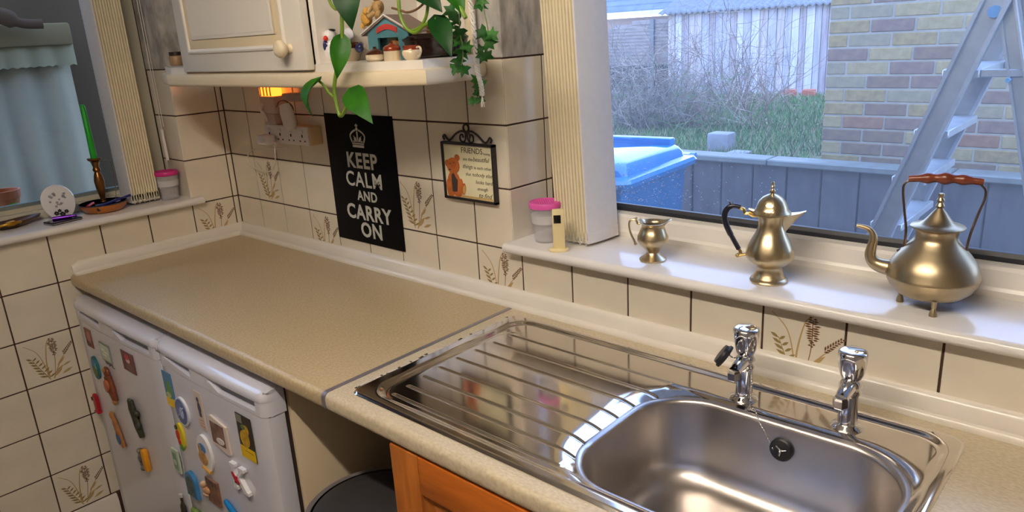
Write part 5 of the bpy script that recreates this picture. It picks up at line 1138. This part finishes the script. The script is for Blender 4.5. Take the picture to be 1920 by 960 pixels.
# grass blades
rr = random.Random(21); b = MB(); cnt = 0
while cnt < 26000:
    y = 2.85 + 8.0 * rr.random() ** 1.6; x = rr.uniform(-.6 * y + .4, 1.6 - .30 * (y - 2.8)) if y > 3.1 else rr.uniform(-1, 1.0)
    if y > 3.0 and x > .85: continue
    cnt += 1; z = gz(y); h = rr.uniform(.02, .075) * (1 + .03 * y); a = rr.uniform(0, 6.28); wd = .003 * (1 + .22 * y); lx, ly = math.cos(a) * h * .6, math.sin(a) * h * .6
    b.mi = rr.choice((0, 0, 1, 2)) if x > -.3 * y * .6 else rr.choice((0, 1, 2, 2)); n = len(b.v)
    b.v += [Vector((x - wd, y, z)), Vector((x + wd, y, z)), Vector((x + lx, y + ly, z + h))]; b.f.append([n, n + 1, n + 2]); b.k.append(b.mi)
tag(b.build('grass', [mat('grass_green', (82, 118, 56), .8), mat('grass_deep', (52, 96, 50), .8), mat('grass_straw', (140, 130, 98), .8)], smooth=0), 'rough wet winter grass behind the retaining wall', 'grass', kind='stuff')
# retaining wall: concrete panels with a pale coping
rw = thing('retaining_wall', (1.0, 2.72, -.07), 'low dark slab retaining wall with pale coping behind the bin and ladder', 'wall')
M_slab = mat('dark_wet_slab', (58, 56, 60), .7, col2=(78, 76, 76), scale=7, bump=.3, bscale=30, stretch=(2, 2, .7))
x = -1.0; rr = random.Random(3)
for i in range(27):
    wd = .19; MB().box(x + .004, x + wd - .004, 2.695 + rr.uniform(-.006, .006), 2.76, -.07, .762, .005, 1).build('slab', M_slab, rw, smooth=0); x += wd
for i in range(6):
    MB().box(-1.0 + i * .9 + .002, -1.0 + (i + 1) * .9 - .002, 2.66, 2.80, .762, .796, .006, 1).build('coping_stone', mat('pale_coping', (104, 108, 102), .6, var=.2, scale=9), rw, smooth=0)
MB().box(-1.0, 4.3, 2.755, 2.80, -.07, .76).build('backing', mat('dark_earth', (50, 46, 44), .9), rw, smooth=0)
# brick outbuilding
bw = thing('brick_outbuilding', (1.9, 3.4, .65), 'yellow and purple stock brick wall of an outbuilding behind the ladder', 'building')
MB().box(.905, 4.2, 3.2045, 4.8, .60, 2.75).build('mortar_wall', mat('grey_mortar', (150, 144, 130), .9, var=.1, scale=20), bw, smooth=0)
bricks = [mat('brick_yellow', (150, 130, 84), .85, col2=(128, 110, 74), scale=30, bump=.4, bscale=90), mat('brick_ochre', (138, 120, 80), .85, col2=(152, 136, 98), scale=30, bump=.4, bscale=90), mat('brick_purple', (108, 88, 78), .85, col2=(126, 104, 86), scale=30, bump=.4, bscale=90), mat('brick_brown', (124, 104, 80), .85, col2=(108, 88, 74), scale=30, bump=.4, bscale=90), mat('brick_red', (124, 86, 68), .85, col2=(138, 104, 76), scale=30, bump=.4, bscale=90), mat('brick_grey', (124, 114, 92), .85, col2=(140, 128, 98), scale=30, bump=.4, bscale=90)]
BM = {}
def brick_mesh(L, k):
    key = (round(L, 3), k)
    if key not in BM:
        q = MB().box(-L / 2, L / 2, 0, .05, -.0325, .0325, .004, 1); me = bpy.data.meshes.new('brick'); me.from_pydata(q.v, [], q.f); me.materials.append(bricks[k])
        m2 = bmesh.new(); m2.from_mesh(me); bmesh.ops.recalc_face_normals(m2, faces=m2.faces[:]); m2.to_mesh(me); m2.free(); BM[key] = me
    return BM[key]
rr = random.Random(14); zb = .685
og = ORG[bw.name]
for c_ in range(17):
    x = .90; z = zb + .075 * c_ + .0325; first = .1025 if c_ % 2 else .215
    while x < 2.6:
        L = first; first = .215
        wts = (5, 5, 1, 2, 1, 4) if c_ > 8 else ((3, 3, 4, 3, 2, 2) if c_ > 3 else (3, 3, 5, 3, 3, 2))
        k = rr.choices(range(6), wts)[0]
        child('brick', brick_mesh(L, k), bw, Vector((x + L / 2, 3.20 + rr.uniform(-.002, .002), z)) - og); x += L + .010
# shed
sd = thing('shed', (-3.3, 12.2, .2), 'pale weathered board shed with a grey corrugated roof across the lawn', 'shed')
shy = 11.0; rr = random.Random(6); x = -4.72; i = 0
shm = [mat('weathered_board_a', (150, 146, 156), .9, col2=(190, 184, 196), scale=3, stretch=(8, 8, .6)), mat('weathered_board_b', (186, 180, 194), .9, col2=(206, 200, 214), scale=3, stretch=(8, 8, .6)), mat('weathered_board_c', (140, 126, 126), .9, col2=(176, 164, 170), scale=3, stretch=(8, 8, .6)), mat('weathered_board_d', (160, 144, 140), .9, col2=(196, 186, 190), scale=3, stretch=(8, 8, .6))]
MB().box(-4.70, -1.78, shy + .03, shy + 2.6, .05, 1.69).build('shed_core', mat('dark_boards', (70, 66, 66), .9), sd, smooth=0)
while x < -1.78:
    wd = rr.uniform(.10, .15); MB().box(x + .004, x + wd - .004, shy - rr.uniform(0, .012), shy + .03, .18, 1.695, .004, 1).build('board', shm[rr.randrange(4)], sd, smooth=0); x += wd
b = MB(); vs = []; N = 120
for i in range(N + 1):
    xx = -4.85 + 3.2 * i / N; h = .018 * math.sin(i * PI / 2 * 1.0)
    vs += [(xx, shy - .12, 1.70 + h), (xx, shy + 1.4, 2.30 + h), (xx, shy + 1.4, 2.27 + h), (xx, shy - .12, 1.67 + h)]
b.add(vs, [(4 * i + j, 4 * i + 4 + j, 4 * i + 4 + (j + 1) % 4, 4 * i + (j + 1) % 4) for i in range(N) for j in range(4)])
b.build('corrugated_roof', mat('grey_sheet_roof', (116, 118, 124), .7, var=.2, scale=12), sd, smooth=30)
for px in (1480, 1516):
    p = at(px, 182, 1, 10.2); MB().box(p.x - .09, p.x + .09, 10.15, 10.26, gz(10.2) - .01, gz(10.2) + .13, .008, 1).build('loose_brick', mat('orange_brick', (176, 92, 66), .9), smooth=0)
lb = [o for o in C.objects if o.name.startswith('loose_brick')]
tag(lb[0], 'orange brick lying at the foot of the shed, left of two', 'brick', 'loose bricks by the shed'); tag(lb[1], 'orange brick lying at the foot of the shed, nearer the brick building', 'brick', 'loose bricks by the shed')
# lap fence
fe = thing('lap_fence', (-6.6, 11.4, .4), 'grey horizontal lap board fence left of the shed', 'fence')
M_fb = mat('grey_fence_board', (128, 116, 112), .9, col2=(150, 138, 132), scale=4, stretch=(1, 1, 5))
rr = random.Random(9)
for i in range(13):
    z0 = .78 + .062 * i; x1 = -4.88; 
    def arc(xx): return 1.60 - .11 * max(0, (-5.05 - xx)) ** 1.25
    xl = -8.6
    if i > 8: xl = -5.05 - ((1.62 - z0 - .03) / .11) ** .8 if z0 < 1.6 else -5.1
    b = MB(); b.prism([(11.34, z0), (11.352, z0), (11.364, z0 + .078), (11.354, z0 + .078)], xl, x1, ax=0); b.build('lap_board', M_fb, fe, smooth=0)
for xx in (-5.25, -6.6, -8.0): MB().box(xx - .04, xx + .04, 11.30, 11.34, .3, 1.62 if xx > -6 else 1.45).build('post', mat('fence_post', (120, 122, 126), .9), fe, smooth=0)
MB().box(-9, -4.9, 11.9, 12.0, -.1, .85).build('gap_shade_sheet', mat('painted_gap_shade', (40, 44, 52), .9), fe, smooth=0)  # dark sheet whose colour stands in for the shade below the fence
# house roof beyond the fence
hs = thing('house', (-9.5, 22, 0), 'slate roofed house far behind the fence', 'building')
b = MB(); b.box(-14.5, -5.0, 22.2, 28, -.5, 1.75); b.build('house_wall', mat('house_brick', (140, 120, 112), .9), hs, smooth=0)
b = MB()
for i in range(14):
    z0 = 1.95 + .20 * i; y0 = 21.8 + .28 * i; b.prism([(y0, z0), (y0, z0 + .05), (y0 + .42, z0 + .30), (y0 + .42, z0 + .25)], -15, -4.6, ax=0)
tag(b.build('slate_course', mat('blue_grey_slate', (96, 108, 124), .7, var=.15, scale=3), hs, smooth=0), kind='stuff')
MB().box(-15, -4.6, 21.75, 21.85, 1.82, 1.96).build('gutter', mat('white_gutter', (200, 204, 210), .5), hs, smooth=0)
# step ladder just outside the window
ld = thing('step_ladder', (2.0, 1.2, -.07), 'aluminium step ladder standing open outside the window', 'ladder')
M_alu = mat('dull_aluminium', (168, 174, 178), .42, .55, var=.08, scale=20)
ya, yb = 1.10, 1.46
tz = 1.66; topx = 2.092; sl = .335
def stile(name, x_top, x_bot, y, z_top, wd, dp, par):
    b = MB(); d_ = Vector((x_top - x_bot, 0, z_top + .07)).normalized(); s_ = Vector((d_.z, 0, -d_.x)) * wd / 2
    P0, P1 = Vector((x_bot, 0, -.07)), Vector((x_top, 0, z_top))
    poly = [(P0 - s_), (P0 + s_), (P1 + s_), (P1 - s_)]
    b.prism([(p.x, p.z) for p in poly], y - dp / 2, y + dp / 2, ax=1)
    for sg in (-1, 1):
        q = s_ * (sg * .86); e = s_ * (sg * .14); b.prism([((P0 + q - e).x, (P0 + q - e).z), ((P0 + q + e).x, (P0 + q + e).z), ((P1 + q + e).x, (P1 + q + e).z), ((P1 + q - e).x, (P1 + q - e).z)], y - dp * 1.6, y + dp / 2, ax=1)
    return b.build(name, M_alu, par, smooth=0)
fx = lambda z: topx - sl * (tz - z)
stile('front_stile', topx + .012, fx(-.07), ya, tz, .064, .016, ld); stile('front_stile', topx + .012, fx(-.07) - .015, yb, tz, .064, .016, ld)
rx = lambda z: 2.095 + .235 * (1.56 - z)
stile('rear_leg', 2.085, rx(-.07), ya + .03, 1.57, .040, .014, ld); stile('rear_leg', 2.085, rx(-.07), yb - .03, 1.57, .040, .014, ld)
for z in (.17, .36, .55, .74, .92, 1.065, 1.205, 1.372):
    x = fx(z); MB().box(x - .035, x + .055, ya, yb, z - .012, z + .012, .003, 1).build('tread', M_alu, ld)
MB().box(topx - .06, topx + .11, ya - .01, yb + .01, tz - .02, tz + .01, .006).build('top_plate', M_alu, ld)
b = MB(); z = 1.372; b.box(fx(z) + .055, rx(z) + .01, ya + .012, ya + .030, z - .010, z + .010, .002, 1); b.build('spreader_bar', M_alu, ld)
b = MB(); z = 1.372; b.box(fx(z) + .055, rx(z) + .01, yb - .030, yb - .012, z - .010, z + .010, .002, 1); b.build('spreader_bar', M_alu, ld)
b = MB(); b.tube([(2.07, ya - .02, 1.53), (2.07, ya + .03, 1.53)], .016, 10); b.build('hinge', mat('blue_hinge', (90, 150, 190), .4), ld)
b = MB(); b.tube([(2.118, ya - .01, 1.355), (2.118, ya + .03, 1.355)], .006, 8); b.build('bolt', mat('blue_hinge', (90, 150, 190), .4), ld)
# wheelie bin
M_bin = mat('blue_bin_plastic', (0, 112, 172), .10, coat=.6, bump=.1, bscale=40)
wb = thing('wheelie_bin', (.475, 1.60, -.07), 'bright blue wheelie bin with wet lid outside the window', 'bin', rz=math.radians(4))
b = MB(); vs = []
for s_, z in ((.80, .06), (.80, .10), (.97, .94), (1.0, .95), (1.0, .98)):
    vs += [(x * s_, y * s_, z) for x, y in rrect(-.28, .28, -.33, .33, .05, 4)]
n = len(rrect(-.28, .28, -.33, .33, .05, 4)); b.add(vs, [(i * n + j, i * n + (j + 1) % n, (i + 1) * n + (j + 1) % n, (i + 1) * n + j) for i in range(4) for j in range(n)] + [tuple(range(n)), tuple(4 * n + j for j in range(n))]); b.build('bin_body', M_bin, wb, local=True)
b = MB(); vs = []
LV = [(.31, .36, .965), (.315, .365, .985), (.305, .355, 1.0), (.27, .315, 1.006), (.265, .31, 1.03), (.25, .295, 1.052), (.235, .28, 1.060), (.0, .0, 1.072)]
for a_, c_, z in LV[:-1]: vs += [(x, y, z) for x, y in rrect(-a_, a_, -c_, c_, .06, 5)]
n = len(rrect(-1, 1, -1, 1, .06, 5)); L = len(LV) - 1
vs.append((0, 0, 1.068)); b.add(vs, [(i * n + j, i * n + (j + 1) % n, (i + 1) * n + (j + 1) % n, (i + 1) * n + j) for i in range(L - 1) for j in range(n)] + [(L * n, (L - 1) * n + j, (L - 1) * n + (j + 1) % n) for j in range(n)] + [tuple(range(n))]); b.build('lid', M_bin, wb, smooth=35, local=True)
b = MB(); b.box(-.24, .22, .225, .285, 1.045, 1.092, .012); b.build('lid_ridge', M_bin, wb, local=True)
b = MB(); b.tube([(-.27, .40, .985), (.27, .40, .985)], .016, 10); b.box(-.25, -.20, .34, .41, .95, 1.0, .008); b.box(.20, .25, .34, .41, .95, 1.0, .008); b.build('handle_bar', M_bin, wb, local=True)
for sx_ in (-1, 1): b = MB(); b.M = Matrix.Translation((sx_ * .25, .28, .10)) @ Matrix.Rotation(PI / 2, 4, 'Y'); b.lathe([(.0001, -.025), (.10, -.025), (.10, .025), (.0001, .025)], n=20); b.build('wheel', M_rubber, wb, local=True)
# stone blocks on the lawn edge
for px, py, y, sx_, sz_, lab in ((1352, 282, 3.25, .15, .135, 'upright grey stone block on the lawn edge'), (1385, 294, 3.05, .13, .055, 'flat grey stone block beside the upright one')):
    p = at(px, py, 1, y); b = MB(); b.box(p.x - sx_ / 2, p.x + sx_ / 2, y - .06, y + .06, gz(y) - .02, gz(y) + sz_, .012); tag(b.build('stone_block', mat('grey_stone_block', (136, 138, 144), .9, var=.15, scale=12)), lab, 'stone', 'stone blocks on the lawn')
# bare bushes and dry stems
M_tw = [mat('grey_twig', (116, 108, 100), .9), mat('brown_twig', (120, 96, 82), .9), mat('pale_twig', (160, 150, 134), .9), mat('green_shoot', (88, 112, 66), .9)]
def twig(b, p, d, L, r, lev, rr):
    pts = [p]; n = 5; q = p.copy(); dd = d.copy()
    for i in range(n):
        dd = (dd + Vector((rr.gauss(0, .22), rr.gauss(0, .22), rr.gauss(-.03, .15)))).normalized(); q = q + dd * (L / n); pts.append(q.copy())
    b.tube(pts, [r * (1 - .75 * i / n) for i in range(n + 1)], 3, cap=False)
    if lev:
        for i in range(rr.randint(3, 5)):
            k = rr.randint(1, n); nd = (dd * .4 + Vector((rr.gauss(0, .8), rr.gauss(0, .8), rr.gauss(.25, .5)))).normalized(); twig(b, pts[k], nd, L * rr.uniform(.4, .65), r * .6, lev - 1, rr)
def bush(cx, cy, nst, H, spread, label, mats, seed, up=1.0, lev=2, r=.006):
    rr = random.Random(seed); b = MB(); z = gz(cy) - .02
    for i in range(nst):
        b.mi = rr.randrange(len(mats)); p = Vector((cx + rr.gauss(0, spread * .35), cy + rr.gauss(0, spread * .3), z)); a = rr.uniform(0, 6.28)
        d = Vector((math.cos(a) * rr.uniform(.1, 1), math.sin(a) * rr.uniform(.1, 1), up)).normalized(); twig(b, p, d, H * rr.uniform(.6, 1.1), r, lev, rr)
    return tag(b.build('bare_bush', mats, smooth=0), label, 'bush')
def gp(px, y): return at(px, 200, 1, y).x
bush(gp(1185, 4.2), 4.2, 60, .62, .5, 'dense grey bare bush at the left behind the blue bin', [M_tw[0], M_tw[0], M_tw[2]], 1)
bush(gp(1215, 5.6), 5.6, 50, .95, .8, 'arching bare bramble thicket in front of the lap fence', [M_tw[0], M_tw[1], M_tw[2]], 2, .7)
bush(gp(1290, 4.6), 4.6, 40, .50, .5, 'low tangled bush between the blue bin and the stone blocks', [M_tw[0], M_tw[3], M_tw[1]], 3, .8)
bush(gp(1262, 7.5), 7.5, 24, .85, .8, 'thin bare bush at the left corner of the shed', [M_tw[1], M_tw[0]], 4, .9)
b_ = bush(gp(1375, 6.6), 6.6, 30, 1.15, .55, 'tall upright brown dry stems in front of the shed', [M_tw[1], M_tw[1], M_tw[2]], 5, 2.6, 1)
bush(gp(1395, 4.8), 4.8, 22, .62, .40, 'upright brown weed stems on the grass near the stone blocks', [M_tw[1], M_tw[2]], 6, 2.6, 1, .004)
bush(gp(1425, 8.2), 8.2, 24, .95, .7, 'thin dry weed stems in front of the right half of the shed', [M_tw[1], M_tw[2]], 7, 2.4, 1)
bush(gp(1330, 8.6), 8.6, 26, .7, .9, 'low pale scrub along the foot of the shed', [M_tw[0], M_tw[2], M_tw[3]], 12, .9, 2)

# ------------------------------------------------------------------ porch beyond the left window
b = MB(); b.box(-1.55, -1.45, -3.2, .6, 0, 2.3); o = b.build('wall_porch', mat('dark_porch_wall', (70, 50, 28), .9), smooth=0, keep=True); o['kind'] = 'structure'
b = MB(); b.box(-1.45, -.285, -3.2, .6, -.05, 0); o = b.build('floor_porch', mat('porch_floor', (70, 72, 74), .9), smooth=0, keep=True); o['kind'] = 'structure'
cu = thing('net_curtain', (-1.36, -1.0, .6), 'pale blue-grey net curtain seen dimly through the left window', 'curtain')
b = MB(); vs = []; N = 140
for i in range(N + 1):
    y = -2.4 + 2.39 * i / N; vs += [(-1.36 + .018 * math.sin(i * .75) + .012 * math.sin(i * .23), y, .6), (-1.36 + .012 * math.sin(i * .75), y, 1.66)]
vs2 = [(x - .004, y, z) for x, y, z in vs]; n = len(vs)
b.add(vs + vs2, [(2 * i, 2 * i + 2, 2 * i + 3, 2 * i + 1) for i in range(N)] + [(n + 2 * i, n + 2 * i + 1, n + 2 * i + 3, n + 2 * i + 2) for i in range(N)])
b.build('net', mat('blue_grey_net', (128, 116, 96), .9, col2=(150, 138, 116), scale=1.6), cu)
b = MB(); vs = []
for i in range(N + 1):
    y = -2.4 + 2.405 * i / N; s_ = .010 * math.sin(i * 1.1); vs += [(-1.32 + s_, y, 1.515 + .006 * (i % 2)), (-1.32 + s_ * .3, y, 1.625)]
vs2 = [(x - .004, y, z) for x, y, z in vs]; n = len(vs)
b.add(vs + vs2, [(2 * i, 2 * i + 2, 2 * i + 3, 2 * i + 1) for i in range(N)] + [(n + 2 * i, n + 2 * i + 1, n + 2 * i + 3, n + 2 * i + 2) for i in range(N)])
b.build('fringed_valance', mat('sage_valance', (128, 116, 88), .9), cu)
b = MB(); b.box(-1.38, -1.30, -2.4, .004, 1.605, 1.70, .01); b.build('pelmet_board', mat('olive_pelmet', (100, 80, 46), .8), cu)
b = MB(); b.tube(spline([(-1.25, -.55, 1.745), (-1.25, -.40, 1.74), (-1.25, -.28, 1.735), (-1.25, -.20, 1.70), (-1.25, -.12, 1.695)], 5), [.045] * 8 + [.035] * 6 + [.02] * 7, 10, flat=.5); tag(b.build('rolled_cloth', mat('dark_brown_cloth', (66, 40, 16), .9), cu), None)
sh_ = thing('porch_shelf', (-.40, -.9, 1.04), 'narrow grey ledge outside the left window', 'ledge')
MB().box(-.50, -.30, -1.7, -.10, 1.05, 1.07).build('ledge_board', mat('grey_ledge', (116, 126, 126), .8), sh_, smooth=0)
for y in (-1.5, -.3): MB().box(-.42, -.38, y - .02, y + .02, 0, 1.05).build('ledge_leg', MATS['grey_ledge'], sh_, smooth=0)
p = at(8, 375, 0, -.40)
tp = thing('flower_pot', (-.40, p.y, 1.07), 'terracotta flower pot outside the left window at the frame edge', 'flower pot')
b = MB(); b.lathe([(.0001, 0), (.036, 0), (.046, .045), (.051, .046), (.052, .072), (.046, .072), (.044, .05), (.0001, .05)], n=28); b.build('pot_body', mat('terracotta_pot', (170, 96, 62), .8), tp, local=True)
b = MB(); b.ball((.040, .012, .018), .016, 10, 8, (.7, 1.5, .9)); b.build('moss_patch', mat('moss', (96, 140, 50), .9), tp, local=True)
